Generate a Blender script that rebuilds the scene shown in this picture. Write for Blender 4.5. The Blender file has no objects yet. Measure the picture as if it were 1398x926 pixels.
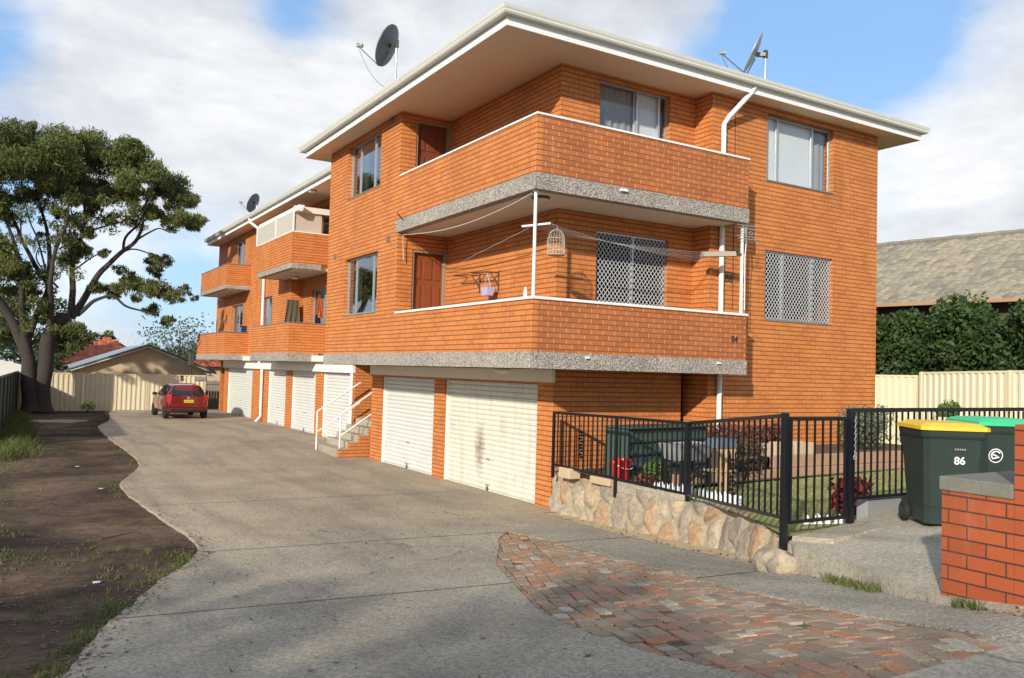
import bpy, bmesh, math, random
import numpy as np
from mathutils import Vector, Matrix
random.seed(7); np.random.seed(7)
S = bpy.context.scene
COL = S.collection
# ------------------------------------------------------------------ camera
cam = bpy.data.cameras.new("camera"); camo = bpy.data.objects.new("camera", cam); COL.objects.link(camo); S.camera = camo
cam.sensor_width = 36; cam.lens = 1138.44/1398*36; cam.clip_end = 3000; cam.clip_start = .05
Rm = Matrix(((0.85344872, -0.04424614, -0.51929526), (-0.52042211, -0.01874719, -0.85370333), (0.02803775, 0.99884474, -0.03902644)))
camo.matrix_world = Matrix.Translation((0, 0, 2.3)) @ Rm.to_4x4()
# ------------------------------------------------------------------ light
SUN_EL = math.radians(21.5); SUN_A = math.radians(36)
sd = Vector((-math.cos(SUN_EL)*math.cos(SUN_A), -math.cos(SUN_EL)*math.sin(SUN_A), math.sin(SUN_EL)))
sl = bpy.data.lights.new("sun", 'SUN'); sl.energy = 4.0; sl.angle = math.radians(1.2); sl.color = (1, .915, .80)
so = bpy.data.objects.new("sun", sl); COL.objects.link(so); so.rotation_euler = sd.to_track_quat('Z', 'Y').to_euler(); so.location = (-20, -15, 20)
S.view_settings.view_transform = 'Standard'; S.view_settings.look = 'None'; S.view_settings.exposure = 0.42; S.view_settings.gamma = 1
W = bpy.data.worlds.new("World"); S.world = W; W.use_nodes = True
nt = W.node_tree; nt.nodes.clear()
def N(nt, t, **k):
    n = nt.nodes.new(t)
    for a, b in k.items(): setattr(n, a, b)
    return n
def mth(nt, op, a, b=None, c=None, clamp=False):
    n = nt.nodes.new('ShaderNodeMath'); n.operation = op; n.use_clamp = clamp
    for i, x in enumerate((a, b, c)):
        if x is None: continue
        if isinstance(x, (int, float)): n.inputs[i].default_value = x
        else: nt.links.new(x, n.inputs[i])
    return n.outputs[0]
def mixc(nt, f, a, b, mode='MIX'):
    n = nt.nodes.new('ShaderNodeMix'); n.data_type = 'RGBA'; n.blend_type = mode
    for s, x in ((n.inputs[0], f), (n.inputs[6], a), (n.inputs[7], b)):
        if isinstance(x, (int, float)): s.default_value = x
        elif isinstance(x, (tuple, list)): s.default_value = (*x[:3], 1)
        else: nt.links.new(x, s)
    return n.outputs[2]
def ramp(nt, f, stops):
    n = nt.nodes.new('ShaderNodeValToRGB'); e = n.color_ramp.elements
    while len(e) < len(stops): e.new(.5)
    for i, (p, c) in enumerate(stops):
        e[i].position = p; e[i].color = (*c, 1) if isinstance(c, (tuple, list)) else (c, c, c, 1)
    nt.links.new(f, n.inputs[0]); return n.outputs[0]
def noise(nt, vec, scale, detail=4, rough=.5, dist=0, out=0):
    n = nt.nodes.new('ShaderNodeTexNoise'); n.inputs['Scale'].default_value = scale; n.inputs['Detail'].default_value = detail
    n.inputs['Roughness'].default_value = rough; n.inputs['Distortion'].default_value = dist
    if vec is not None: nt.links.new(vec, n.inputs['Vector'])
    return n.outputs[out]
sky = N(nt, 'ShaderNodeTexSky', sky_type='NISHITA', sun_disc=False); sky.sun_elevation = SUN_EL
sky.sun_rotation = math.atan2(sd.x, sd.y); sky.air_density = 1.0; sky.dust_density = .6; sky.ozone_density = 1.6
tc = N(nt, 'ShaderNodeTexCoord'); mp = N(nt, 'ShaderNodeMapping'); nt.links.new(tc.outputs['Generated'], mp.inputs[0])
mp.inputs['Scale'].default_value = (1, 1, 2.3); mp.inputs['Location'].default_value = (3.1, 1.7, .4)
big = noise(nt, mp.outputs[0], 1.9, 7, .52, .25); fine = noise(nt, mp.outputs[0], 5.5, 8, .6, .3)
cov = mth(nt, 'ADD', mth(nt, 'MULTIPLY', big, .8), mth(nt, 'MULTIPLY', fine, .28))
def blob(d, k, amt):
    v = N(nt, 'ShaderNodeVectorMath', operation='DOT_PRODUCT'); nn = N(nt, 'ShaderNodeVectorMath', operation='NORMALIZE')
    nt.links.new(tc.outputs['Generated'], nn.inputs[0]); nt.links.new(nn.outputs[0], v.inputs[0]); v.inputs[1].default_value = Vector(d).normalized()
    return mth(nt, 'MULTIPLY', mth(nt, 'POWER', mth(nt, 'MAXIMUM', v.outputs['Value'], 0), k), amt)
BLOBS = []  # filled below
#BLOBLIST
for d, k, amt in [((.780, .511, .361), 70, -.22), ((.69, .58, .40), 90, -.20), ((.83, .48, .29), 160, -.02), ((.895, .343, .285), 70, .26), ((.88, .42, .19), 30, .22), ((.60, .68, .43), 220, .22), ((.45, .78, .43), 60, .24), ((.245, .894, .400), 420, -.42), ((-.005, .95, .315), 500, -.32), ((.021, .982, .187), 900, -.22), ((.19, .98, .065), 300, -.30), ((.25, .94, .25), 40, .26), ((.081, .951, .31), 120, .26)]:
    cov = mth(nt, 'ADD', cov, blob(d, k, amt))
mask = ramp(nt, cov, [(.44, .06), (.56, .72), (.70, 1)])
shade = ramp(nt, mth(nt, 'ADD', mth(nt, 'MULTIPLY', noise(nt, mp.outputs[0], 2.6, 7, .6, .2), .75), mth(nt, 'MULTIPLY', fine, .25)), [(.37, (.50, .53, .59)), (.50, (.70, .73, .77)), (.63, (.96, .95, .95))])
skyc = mixc(nt, 1, sky.outputs[0], (.135, .145, .155), 'MULTIPLY')
skyc = mixc(nt, .6, skyc, (.20, .40, .72))
final = mixc(nt, mask, skyc, mixc(nt, 1, shade, (.86, .86, .86), 'MULTIPLY'))
bg = N(nt, 'ShaderNodeBackground'); bg.inputs[1].default_value = 1.0; nt.links.new(final, bg.inputs[0])
wo = N(nt, 'ShaderNodeOutputWorld'); nt.links.new(bg.outputs[0], wo.inputs[0])

# ------------------------------------------------------------------ materials
MATS = {}
def mat(name, color=(.5, .5, .5), rough=.6, metal=0, spec=.5, bump=None, var=None, fn=None, coat=0):
    """var=(scale, amount): tone noise;  bump=(scale, strength)"""
    m = bpy.data.materials.new(name); m.use_nodes = True; t = m.node_tree; b = t.nodes['Principled BSDF']
    b.inputs['Roughness'].default_value = rough; b.inputs['Metallic'].default_value = metal; b.inputs['Specular IOR Level'].default_value = spec
    b.inputs['Base Color'].default_value = (*color, 1); b.inputs['Coat Weight'].default_value = coat
    g = N(t, 'ShaderNodeNewGeometry'); pos = g.outputs['Position']
    if var:
        n1 = noise(t, pos, var[0], 5, .6); n2 = noise(t, pos, var[0]*.13+.2, 3, .5)
        f = mth(t, 'MULTIPLY_ADD', mth(t, 'ADD', mth(t, 'MULTIPLY', n1, .6), mth(t, 'MULTIPLY', n2, .6)), var[1]*2, 1-var[1]*1.2)
        h = N(t, 'ShaderNodeVectorMath', operation='SCALE'); h.inputs[0].default_value = color; t.links.new(f, h.inputs['Scale'])
        t.links.new(h.outputs[0], b.inputs['Base Color'])
    if bump:
        bn = N(t, 'ShaderNodeBump'); bn.inputs['Strength'].default_value = bump[1]; bn.inputs['Distance'].default_value = .01
        t.links.new(noise(t, pos, bump[0], 4, .6), bn.inputs['Height']); t.links.new(bn.outputs[0], b.inputs['Normal'])
    if fn: fn(t, b, g)
    MATS[name] = m; return m
def brick_fn(row=.086, width=.24, c1=(.575, .200, .050), c2=(.485, .155, .039), mort=(.56, .30, .15), joint=(.085, .032, .016), jw=.145, stain=.0):
    def f(t, b, g):
        sn = N(t, 'ShaderNodeSeparateXYZ'); t.links.new(g.outputs['True Normal'], sn.inputs[0])
        sp = N(t, 'ShaderNodeSeparateXYZ'); t.links.new(g.outputs['Position'], sp.inputs[0])
        isx = mth(t, 'GREATER_THAN', mth(t, 'ABSOLUTE', sn.outputs[0]), .6)
        u = mth(t, 'ADD', mth(t, 'MULTIPLY', isx, sp.outputs[1]), mth(t, 'MULTIPLY', mth(t, 'SUBTRACT', 1, isx), sp.outputs[0]))
        cv = N(t, 'ShaderNodeCombineXYZ'); t.links.new(u, cv.inputs[0]); t.links.new(sp.outputs[2], cv.inputs[1])
        br = N(t, 'ShaderNodeTexBrick'); t.links.new(cv.outputs[0], br.inputs['Vector'])
        br.inputs['Scale'].default_value = 1; br.inputs['Brick Width'].default_value = width; br.inputs['Row Height'].default_value = row
        br.inputs['Mortar Size'].default_value = .006; br.inputs['Mortar Smooth'].default_value = .2; br.inputs['Bias'].default_value = -.1
        br.inputs['Color1'].default_value = (*c1, 1); br.inputs['Color2'].default_value = (*c2, 1); br.inputs['Mortar'].default_value = (*mort, 1)
        fr = mth(t, 'FRACT', mth(t, 'DIVIDE', sp.outputs[2], row))
        dd = mth(t, 'MINIMUM', fr, mth(t, 'SUBTRACT', 1, fr))
        jm = mth(t, 'SUBTRACT', 1, mth(t, 'DIVIDE', dd, jw, clamp=True), clamp=True)
        jm = mth(t, 'MULTIPLY', mth(t, 'POWER', jm, .6), .92)
        pos = g.outputs['Position']
        mpn = N(t, 'ShaderNodeMapping'); t.links.new(pos, mpn.inputs[0]); mpn.inputs['Scale'].default_value = (.9, .9, .35)
        tone = mth(t, 'MULTIPLY_ADD', noise(t, mpn.outputs[0], 1.3, 5, .6), .55, .73)
        fine = mth(t, 'MULTIPLY_ADD', noise(t, pos, 60, 3, .7), .5, .75)
        sc = N(t, 'ShaderNodeVectorMath', operation='SCALE'); t.links.new(br.outputs[0], sc.inputs[0]); t.links.new(mth(t, 'MULTIPLY', tone, fine), sc.inputs['Scale'])
        c = mixc(t, jm, sc.outputs[0], joint)
        # efflorescence: pale salts in drips
        mp2 = N(t, 'ShaderNodeMapping'); t.links.new(pos, mp2.inputs[0]); mp2.inputs['Scale'].default_value = (6, 6, 1.2)
        w = ramp(t, noise(t, mp2.outputs[0], 1.1, 6, .7), [(.60, 0), (.78, 1)])
        c = mixc(t, mth(t, 'MULTIPLY', w, .12+stain), c, (.62, .50, .42))
        mp3 = N(t, 'ShaderNodeMapping'); t.links.new(pos, mp3.inputs[0]); mp3.inputs['Scale'].default_value = (2.2, 2.2, .6); mp3.inputs['Location'].default_value = (9, 4, 2)
        dk = ramp(t, noise(t, mp3.outputs[0], .9, 5, .65), [(.54, 0), (.74, 1)])
        c = mixc(t, mth(t, 'MULTIPLY', dk, .30), c, (.20, .06, .03))
        t.links.new(c, b.inputs['Base Color'])
        bn = N(t, 'ShaderNodeBump'); bn.inputs['Strength'].default_value = .5; bn.inputs['Distance'].default_value = .008
        t.links.new(mth(t, 'SUBTRACT', mth(t, 'MULTIPLY', fine, .2), jm), bn.inputs['Height']); t.links.new(bn.outputs[0], b.inputs['Normal'])
    return f
mat('brick', rough=.75, spec=.3, fn=brick_fn())
mat('brick_stained', rough=.75, spec=.3, fn=brick_fn(c1=(.46, .145, .042), c2=(.375, .108, .03), mort=(.58, .36, .23), stain=.16))
mat('brick_pier', rough=.7, spec=.3, fn=brick_fn(row=.1, width=.27, c1=(.36, .085, .028), c2=(.27, .058, .02), joint=(.05, .03, .025), mort=(.06, .03, .025), jw=.075))
def agg_fn(t, b, g):
    v = N(t, 'ShaderNodeTexVoronoi'); v.inputs['Scale'].default_value = 75; t.links.new(g.outputs['Position'], v.inputs['Vector'])
    s = N(t, 'ShaderNodeSeparateColor'); t.links.new(v.outputs['Color'], s.inputs[0])
    c = ramp(t, s.outputs[0], [(0, (.10, .09, .08)), (.35, (.24, .21, .18)), (.65, (.36, .32, .27)), (1, (.62, .56, .48))])
    big = mth(t, 'MULTIPLY_ADD', noise(t, g.outputs['Position'], 1.5, 4), .6, .68)
    sc = N(t, 'ShaderNodeVectorMath', operation='SCALE'); t.links.new(c, sc.inputs[0]); t.links.new(big, sc.inputs['Scale'])
    t.links.new(sc.outputs[0], b.inputs['Base Color'])
    bn = N(t, 'ShaderNodeBump'); bn.inputs['Strength'].default_value = .8; bn.inputs['Distance'].default_value = .01; bn.invert = True
    t.links.new(v.outputs['Distance'], bn.inputs['Height']); t.links.new(bn.outputs[0], b.inputs['Normal'])
mat('aggregate', rough=.85, fn=agg_fn)
mat('soffit', (.80, .64, .47), .8, var=(2.5, .10))
mat('slab_soffit', (.70, .66, .56), .8, var=(2, .12))
mat('white_paint', (.74, .73, .69), .5, var=(7, .10))
mat('coping_paint', (.76, .74, .70), .6, var=(9, .16), bump=(40, .3))
mat('cream_metal', (.62, .62, .55), .4, var=(5, .10))
mat('fascia_paint', (.78, .78, .76), .45, var=(6, .08))
def door_fn(t, b, g):
    pos = g.outputs['Position']; mp = N(t, 'ShaderNodeMapping'); t.links.new(pos, mp.inputs[0]); mp.inputs['Scale'].default_value = (2, 2, .5)
    n = ramp(t, noise(t, mp.outputs[0], 2.5, 7, .68), [(.48, 0), (.72, 1)])
    c = mixc(t, mth(t, 'MULTIPLY', n, .42), (.66, .64, .55), (.40, .34, .24))
    sq = N(t, 'ShaderNodeSeparateXYZ'); t.links.new(pos, sq.inputs[0]); gy = mth(t, 'SUBTRACT', 1, mth(t, 'DIVIDE', mth(t, 'ABSOLUTE', mth(t, 'SUBTRACT', sq.outputs[1], 14.55)), .32), clamp=True)
    gz_ = mth(t, 'SUBTRACT', 1, mth(t, 'DIVIDE', mth(t, 'ABSOLUTE', mth(t, 'SUBTRACT', sq.outputs[2], .75)), .8), clamp=True)
    dr = ramp(t, mth(t, 'MULTIPLY', mth(t, 'MULTIPLY', gy, gz_), noise(t, pos, 7, 6, .7)), [(.10, 0), (.42, .8)]); c = mixc(t, dr, c, (.26, .20, .12))
    n2 = ramp(t, noise(t, pos, 14, 5, .7), [(.64, 0), (.74, 1)])
    c = mixc(t, mth(t, 'MULTIPLY', n2, .3), c, (.25, .22, .18)); t.links.new(c, b.inputs['Base Color'])
mat('roller_paint', rough=.45, fn=door_fn)
def roller_clean(t, b, g):
    n = ramp(t, noise(t, g.outputs['Position'], 1.8, 6, .65), [(.45, 0), (.8, 1)])
    t.links.new(mixc(t, mth(t, 'MULTIPLY', n, .35), (.62, .62, .58), (.46, .45, .40)), b.inputs['Base Color'])
mat('roller_white', rough=.45, fn=roller_clean)
mat('aluminium', (.52, .53, .52), .35, .7)
mat('alu_dark', (.12, .11, .10), .4, .5)
mat('grille', (.66, .66, .66), .5, .0)
mat('timber_door', (.17, .052, .022), .4, var=(12, .25), coat=.2)
mat('timber_door_red', (.23, .06, .022), .35, var=(12, .25), coat=.2)
mat('door_frame', (.30, .22, .15), .6)
mat('curtain_pale', (.72, .74, .74), .9, var=(3, .1))
mat('curtain_grey', (.30, .30, .29), .9, var=(3, .15))
mat('awning_canvas', (.46, .42, .36), .8, var=(2, .15)); mat('grey_beige', (.36, .31, .24), .6); mat('dark_brick', (.07, .05, .04), .9); mat('cage_wire', (.52, .47, .38), .6); mat('dark', (.015, .015, .015), .8)
mat('black_metal', (.012, .013, .017), .32, .3, var=(8, .2))
mat('dish_grey', (.10, .10, .10), .5, var=(6, .15)); mat('dish_pale', (.30, .32, .34), .45, .3)
mat('galv', (.50, .52, .54), .4, .7); mat('wire', (.55, .55, .53), .5, .3)
mat('black_plastic', (.015, .015, .015), .45)
mat('roof_metal', (.42, .43, .43), .5, .3)
mat('lamp_glass', (.62, .60, .52), .25)
mat('red_plastic', (.62, .02, .012), .35); mat('lilac_plastic', (.42, .42, .62), .4)
mat('bin_green', (.020, .034, .028), .5, var=(4, .55), bump=(30, .15)); mat('lid_yellow', (.74, .46, .03), .45, var=(6, .2)); mat('lid_green', (.03, .50, .20), .4, var=(6, .1))
mat('rubber', (.012, .012, .012), .8); mat('white_mark', (.8, .8, .8), .6); mat('dark_mark', (.03, .025, .02), .6)
mat('red_car', (.17, .008, .008), .28, .25, coat=.8); mat('car_glass', (.01, .012, .014), .05, 0, .8); mat('tail_red', (.45, .02, .015), .2, coat=1)
mat('plate_yellow', (.75, .58, .03), .4); mat('bumper_dark', (.03, .01, .01), .5)
mat('cream_fence', (.62, .55, .38), .45, var=(3, .10)); mat('cream_fence_right', (.74, .68, .47), .45, var=(3, .08))
mat('green_fence', (.018, .04, .032), .5, var=(3, .2))
mat('beige_render', (.56, .43, .28), .9, var=(4, .08)); mat('grey_roof', (.26, .30, .32), .5, .2, var=(5, .1)); mat('green_trim', (.07, .12, .10), .5)
mat('tank_green', (.05, .085, .065), .45, var=(5, .2)); mat('grey_plastic', (.25, .26, .26), .5)
mat('wood_weathered', (.24, .22, .19), .85, var=(9, .3)); mat('sleeper', (.36, .22, .13), .85, var=(7, .3), bump=(25, .5)); mat('sleeper_pale', (.50, .38, .24), .85, var=(7, .2), bump=(25, .5))
mat('bird_wood', (.55, .36, .18), .7, var=(9, .2)); mat('blue_roof', (.10, .13, .16), .6)
mat('cap_concrete', (.17, .165, .13), .9, var=(14, .45), bump=(60, .8))
mat('bark', (.042, .034, .028), .95, var=(6, .4), bump=(14, 1))
mat('handrail', (.80, .78, .72), .4, var=(8, .08))
mat('orange_cloth', (.80, .22, .03), .8); mat('navy_cloth', (.02, .03, .12), .8); mat('olive_cloth', (.10, .09, .06), .9)
mat('white_picket', (.85, .85, .84), .5)
mat('oil', (.05, .045, .04), .7)
def leaf_mat(name, c1, c2, sc=.8):
    def f(t, b, g):
        n = noise(t, g.outputs['Position'], sc, 3, .6); at = N(t, 'ShaderNodeAttribute', attribute_name='rnd')
        k = mth(t, 'ADD', mth(t, 'MULTIPLY', n, .7), mth(t, 'MULTIPLY', at.outputs['Fac'], .45), clamp=True)
        c = ramp(t, k, [(.25, c1), (.85, c2)]); t.links.new(c, b.inputs['Base Color'])
        tr = N(t, 'ShaderNodeBsdfTranslucent'); t.links.new(c, tr.inputs[0]); mx = N(t, 'ShaderNodeMixShader'); mx.inputs[0].default_value = .22
        t.links.new(b.outputs[0], mx.inputs[1]); t.links.new(tr.outputs[0], mx.inputs[2]); t.links.new(mx.outputs[0], t.nodes['Material Output'].inputs[0])
    return mat(name, rough=.6, spec=.25, fn=f)
leaf_mat('leaf_gum', (.035, .055, .016), (.17, .19, .055), 1.2); leaf_mat('leaf_hedge', (.018, .045, .014), (.075, .13, .038), 1.6)
leaf_mat('leaf_bush', (.05, .10, .02), (.20, .30, .07), 3); leaf_mat('leaf_far', (.04, .065, .03), (.10, .13, .06), .5); leaf_mat('leaf_red', (.07, .01, .012), (.26, .04, .03), 5)
leaf_mat('leaf_redhedge', (.10, .03, .02), (.30, .12, .07), 5); leaf_mat('leaf_grey', (.07, .09, .05), (.22, .25, .15), 3); leaf_mat('grass_blade', (.05, .08, .02), (.17, .18, .06), 4)
leaf_mat('leaf_brown', (.06, .04, .02), (.16, .10, .05), 4)
leaf_mat('lawn_blade', (.14, .19, .05), (.40, .38, .16), 3)
leaf_mat('litter_leaf', (.05, .03, .02), (.24, .16, .09), 5)
# glass
def glass_mat(name, tint, ior):
    m = bpy.data.materials.new(name); m.use_nodes = True; t = m.node_tree; t.nodes.clear()
    a = N(t, 'ShaderNodeBsdfTransparent'); a.inputs[0].default_value = (*tint, 1); gl = N(t, 'ShaderNodeBsdfGlossy'); gl.inputs['Roughness'].default_value = .02
    lw = N(t, 'ShaderNodeLayerWeight'); lw.inputs[0].default_value = .5; fr_ = mth(t, 'MULTIPLY_ADD', mth(t, 'POWER', lw.outputs['Facing'], 3), .75 if ior > .05 else .15, ior); mx = N(t, 'ShaderNodeMixShader'); o = N(t, 'ShaderNodeOutputMaterial')
    t.links.new(fr_, mx.inputs[0]); t.links.new(a.outputs[0], mx.inputs[1]); t.links.new(gl.outputs[0], mx.inputs[2]); t.links.new(mx.outputs[0], o.inputs[0])
    MATS[name] = m
glass_mat('glass', (.88, .91, .91), .09); glass_mat('glass_dim', (.6, .62, .62), .015); glass_mat('glass_refl', (.45, .48, .48), .34)
# ground materials
def conc_fn(base, warm, speck=.35):
    def f(t, b, g):
        pos = g.outputs['Position']
        sp = N(t, 'ShaderNodeSeparateXYZ'); t.links.new(pos, sp.inputs[0])
        far = mth(t, 'MULTIPLY', mth(t, 'SUBTRACT', sp.outputs[1], 7.5), .22, clamp=True)
        c = mixc(t, far, base, warm)  # shaded near tone to sunlit far tone, put into the colour
        big = noise(t, pos, .55, 5, .62); c = mixc(t, ramp(t, big, [(.38, 0), (.66, .45)]), c, (.13, .115, .095))
        med = noise(t, pos, 3.5, 5, .7); c = mixc(t, ramp(t, med, [(.50, 0), (.75, .38)]), c, (.34, .30, .24))
        rust = noise(t, pos, .9, 3, .5, 0); c = mixc(t, ramp(t, rust, [(.68, 0), (.76, .35)]), c, (.38, .22, .12))
        mq = N(t, 'ShaderNodeMapping'); t.links.new(pos, mq.inputs[0]); mq.inputs['Scale'].default_value = (1.6, .22, 1)
        c = mixc(t, ramp(t, noise(t, mq.outputs[0], 1.0, 6, .65, .4), [(.47, 0), (.68, .5)]), c, (.16, .14, .11))
        wv = noise(t, pos, .8, 4, .6, 0, 0); ck = N(t, 'ShaderNodeTexVoronoi', feature='DISTANCE_TO_EDGE'); ck.inputs['Scale'].default_value = .28; nzv = noise(t, pos, 2.2, 5, .7, out=1); va = N(t, 'ShaderNodeVectorMath', operation='MULTIPLY_ADD'); t.links.new(nzv, va.inputs[0]); va.inputs[1].default_value = (.7, .7, 0); t.links.new(pos, va.inputs[2]); t.links.new(va.outputs[0], ck.inputs['Vector'])
        crk = ramp(t, ck.outputs['Distance'], [(.0, .75), (.0035, 0)]); c = mixc(t, mth(t, 'MULTIPLY', crk, ramp(t, wv, [(.50, 0), (.56, 1)])), c, (.07, .06, .05))
        v = N(t, 'ShaderNodeTexVoronoi'); v.inputs['Scale'].default_value = 75; t.links.new(pos, v.inputs['Vector'])
        s = N(t, 'ShaderNodeSeparateColor'); t.links.new(v.outputs['Color'], s.inputs[0])
        c = mixc(t, 1, c, ramp(t, s.outputs[0], [(0, 1-speck), (.5, 1), (1, 1+speck)]), 'MULTIPLY')
        fn = noise(t, pos, 28, 4, .7); c = mixc(t, 1, c, ramp(t, fn, [(.3, .72), (.7, 1.25)]), 'MULTIPLY')
        st = ramp(t, noise(t, pos, 5.5, 2, .5), [(.73, 0), (.78, .55)]); c = mixc(t, st, c, (.06, .055, .045))
        t.links.new(c, b.inputs['Base Color'])
        bn = N(t, 'ShaderNodeBump'); bn.inputs['Strength'].default_value = .5; bn.inputs['Distance'].default_value = .008
        t.links.new(mth(t, 'ADD', fn, mth(t, 'MULTIPLY', v.outputs['Distance'], .7)), bn.inputs['Height']); t.links.new(bn.outputs[0], b.inputs['Normal'])
    return f
mat('concrete', rough=.85, spec=.3, fn=conc_fn((.36, .315, .235), (.40, .325, .225)))
mat('concrete_pale', rough=.85, spec=.3, fn=conc_fn((.42, .37, .28), (.42, .365, .27), .2))
mat('concrete_strip', rough=.85, spec=.3, fn=conc_fn((.35, .315, .24), (.38, .33, .235), .4))
def soil_fn(t, b, g):
    pos = g.outputs['Position']
    c = ramp(t, noise(t, pos, .45, 6, .6, .3), [(.36, (.028, .019, .014)), (.50, (.088, .058, .038)), (.66, (.18, .12, .078))])
    gr = ramp(t, noise(t, pos, .33, 7, .75), [(.53, 0), (.66, .6)]); c = mixc(t, gr, c, (.085, .08, .03))
    l = ramp(t, noise(t, pos, 16, 5, .75), [(.56, 0), (.75, .45)]); c = mixc(t, l, c, (.20, .15, .10))
    d = ramp(t, noise(t, pos, 6, 5, .7), [(.3, .55), (.6, 1.15)]); c = mixc(t, 1, c, d, 'MULTIPLY')
    t.links.new(c, b.inputs['Base Color'])
    bn = N(t, 'ShaderNodeBump'); bn.inputs['Strength'].default_value = .9; bn.inputs['Distance'].default_value = .03
    t.links.new(noise(t, pos, 9, 7, .75), bn.inputs['Height']); t.links.new(bn.outputs[0], b.inputs['Normal'])
mat('soil', rough=.95, spec=.15, fn=soil_fn)
mat('garden_soil', (.10, .065, .04), .95, var=(12, .4), bump=(20, 1))
mat('sand', (.46, .35, .20), .95, var=(6, .22), bump=(30, .8))
def lawn_fn(t, b, g):
    pos = g.outputs['Position']
    c = ramp(t, noise(t, pos, 2.2, 6, .7), [(.35, (.16, .20, .06)), (.52, (.30, .30, .11)), (.68, (.44, .38, .19))])
    c = mixc(t, 1, c, ramp(t, noise(t, pos, 40, 4, .8), [(.3, .6), (.7, 1.3)]), 'MULTIPLY'); t.links.new(c, b.inputs['Base Color'])
    bn = N(t, 'ShaderNodeBump'); bn.inputs['Strength'].default_value = 1; bn.inputs['Distance'].default_value = .02
    t.links.new(noise(t, pos, 60, 4, .8), bn.inputs['Height']); t.links.new(bn.outputs[0], b.inputs['Normal'])
mat('lawn', rough=.9, spec=.2, fn=lawn_fn)
def paver_fn(t, b, g):
    at = N(t, 'ShaderNodeAttribute', attribute_name='rnd'); pos = g.outputs['Position']
    c = ramp(t, at.outputs['Fac'], [(0, (.22, .155, .11)), (.14, (.34, .25, .17)), (.28, (.26, .20, .15)), (.42, (.36, .20, .13)), (.55, (.30, .25, .19)), (.68, (.40, .30, .21)), (.80, (.47, .19, .09)), (.90, (.38, .25, .19)), (.97, (.50, .45, .35))])
    n = noise(t, pos, 9, 6, .75); c = mixc(t, ramp(t, n, [(.40, 0), (.64, .7)]), c, (.24, .20, .135))
    c = mixc(t, 1, c, ramp(t, noise(t, pos, 70, 3, .8), [(.3, .65), (.7, 1.3)]), 'MULTIPLY'); t.links.new(c, b.inputs['Base Color'])
    bn = N(t, 'ShaderNodeBump'); bn.inputs['Strength'].default_value = .8; bn.inputs['Distance'].default_value = .01
    t.links.new(noise(t, pos, 35, 5, .8), bn.inputs['Height']); t.links.new(bn.outputs[0], b.inputs['Normal'])
mat('paver', rough=.9, spec=.2, fn=paver_fn)
mat('moss_sand', (.10, .095, .05), .95, var=(9, .5), bump=(40, 1))
def stone_fn(t, b, g):
    mp = N(t, 'ShaderNodeMapping'); t.links.new(g.outputs['Position'], mp.inputs[0]); mp.inputs['Scale'].default_value = (2.2, 2.2, 1.0)
    mp.inputs['Rotation'].default_value = (.35, .1, 0)
    nz = noise(t, g.outputs['Position'], 3, 3, .6, out=1); ad = N(t, 'ShaderNodeVectorMath', operation='MULTIPLY_ADD'); t.links.new(nz, ad.inputs[0]); ad.inputs[1].default_value = (.5, .5, .5); t.links.new(mp.outputs[0], ad.inputs[2])
    v = N(t, 'ShaderNodeTexVoronoi'); v.inputs['Scale'].default_value = 1.7; t.links.new(ad.outputs[0], v.inputs['Vector'])
    e = N(t, 'ShaderNodeTexVoronoi', feature='DISTANCE_TO_EDGE'); e.inputs['Scale'].default_value = 1.7; t.links.new(ad.outputs[0], e.inputs['Vector'])
    s = N(t, 'ShaderNodeSeparateColor'); t.links.new(v.outputs['Color'], s.inputs[0])
    c = ramp(t, s.outputs[0], [(0, (.20, .17, .14)), (.2, (.48, .40, .28)), (.38, (.34, .19, .10)), (.5, (.42, .36, .27)), (.66, (.16, .13, .11)), (.8, (.44, .27, .12)), (.92, (.40, .37, .31))])
    edge = ramp(t, e.outputs[0], [(.07, 1), (.17, 0)]); c = mixc(t, edge, c, (.43, .36, .245))
    wn = ramp(t, noise(t, g.outputs['Position'], 4, 6, .7), [(.50, 0), (.64, .6)]); c = mixc(t, wn, c, (.42, .36, .26))
    c = mixc(t, 1, c, ramp(t, noise(t, g.outputs['Position'], 14, 6, .75), [(.3, .62), (.7, 1.2)]), 'MULTIPLY'); t.links.new(c, b.inputs['Base Color'])
    bn = N(t, 'ShaderNodeBump'); bn.inputs['Strength'].default_value = .9; bn.inputs['Distance'].default_value = .04
    t.links.new(mth(t, 'ADD', noise(t, g.outputs['Position'], 9, 6, .7), mth(t, 'MULTIPLY', edge, -.35)), bn.inputs['Height']); t.links.new(bn.outputs[0], b.inputs['Normal'])
mat('stone', rough=.9, spec=.2, fn=stone_fn)
def stone_units(t, b, g):
    a = N(t, 'ShaderNodeAttribute', attribute_name='rnd'); e = N(t, 'ShaderNodeAttribute', attribute_name='body'); pos = g.outputs['Position']
    c = ramp(t, a.outputs['Fac'], [(0, (.25, .21, .165)), (.16, (.50, .41, .28)), (.34, (.40, .25, .14)), (.46, (.44, .37, .27)), (.60, (.30, .25, .20)), (.72, (.50, .42, .30)), (.86, (.42, .24, .11)), (.95, (.46, .40, .31))])
    c = mixc(t, ramp(t, noise(t, pos, 6, 6, .72), [(.46, 0), (.68, .7)]), c, (.20, .17, .135))
    c = mixc(t, ramp(t, e.outputs['Fac'], [(.10, 1), (.45, 0)]), c, (.38, .32, .22))
    c = mixc(t, 1, c, ramp(t, noise(t, pos, 22, 6, .75), [(.3, .65), (.7, 1.22)]), 'MULTIPLY'); t.links.new(c, b.inputs['Base Color'])
    bn = N(t, 'ShaderNodeBump'); bn.inputs['Strength'].default_value = .8; bn.inputs['Distance'].default_value = .03; t.links.new(noise(t, pos, 14, 7, .75), bn.inputs['Height']); t.links.new(bn.outputs[0], b.inputs['Normal'])
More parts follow.
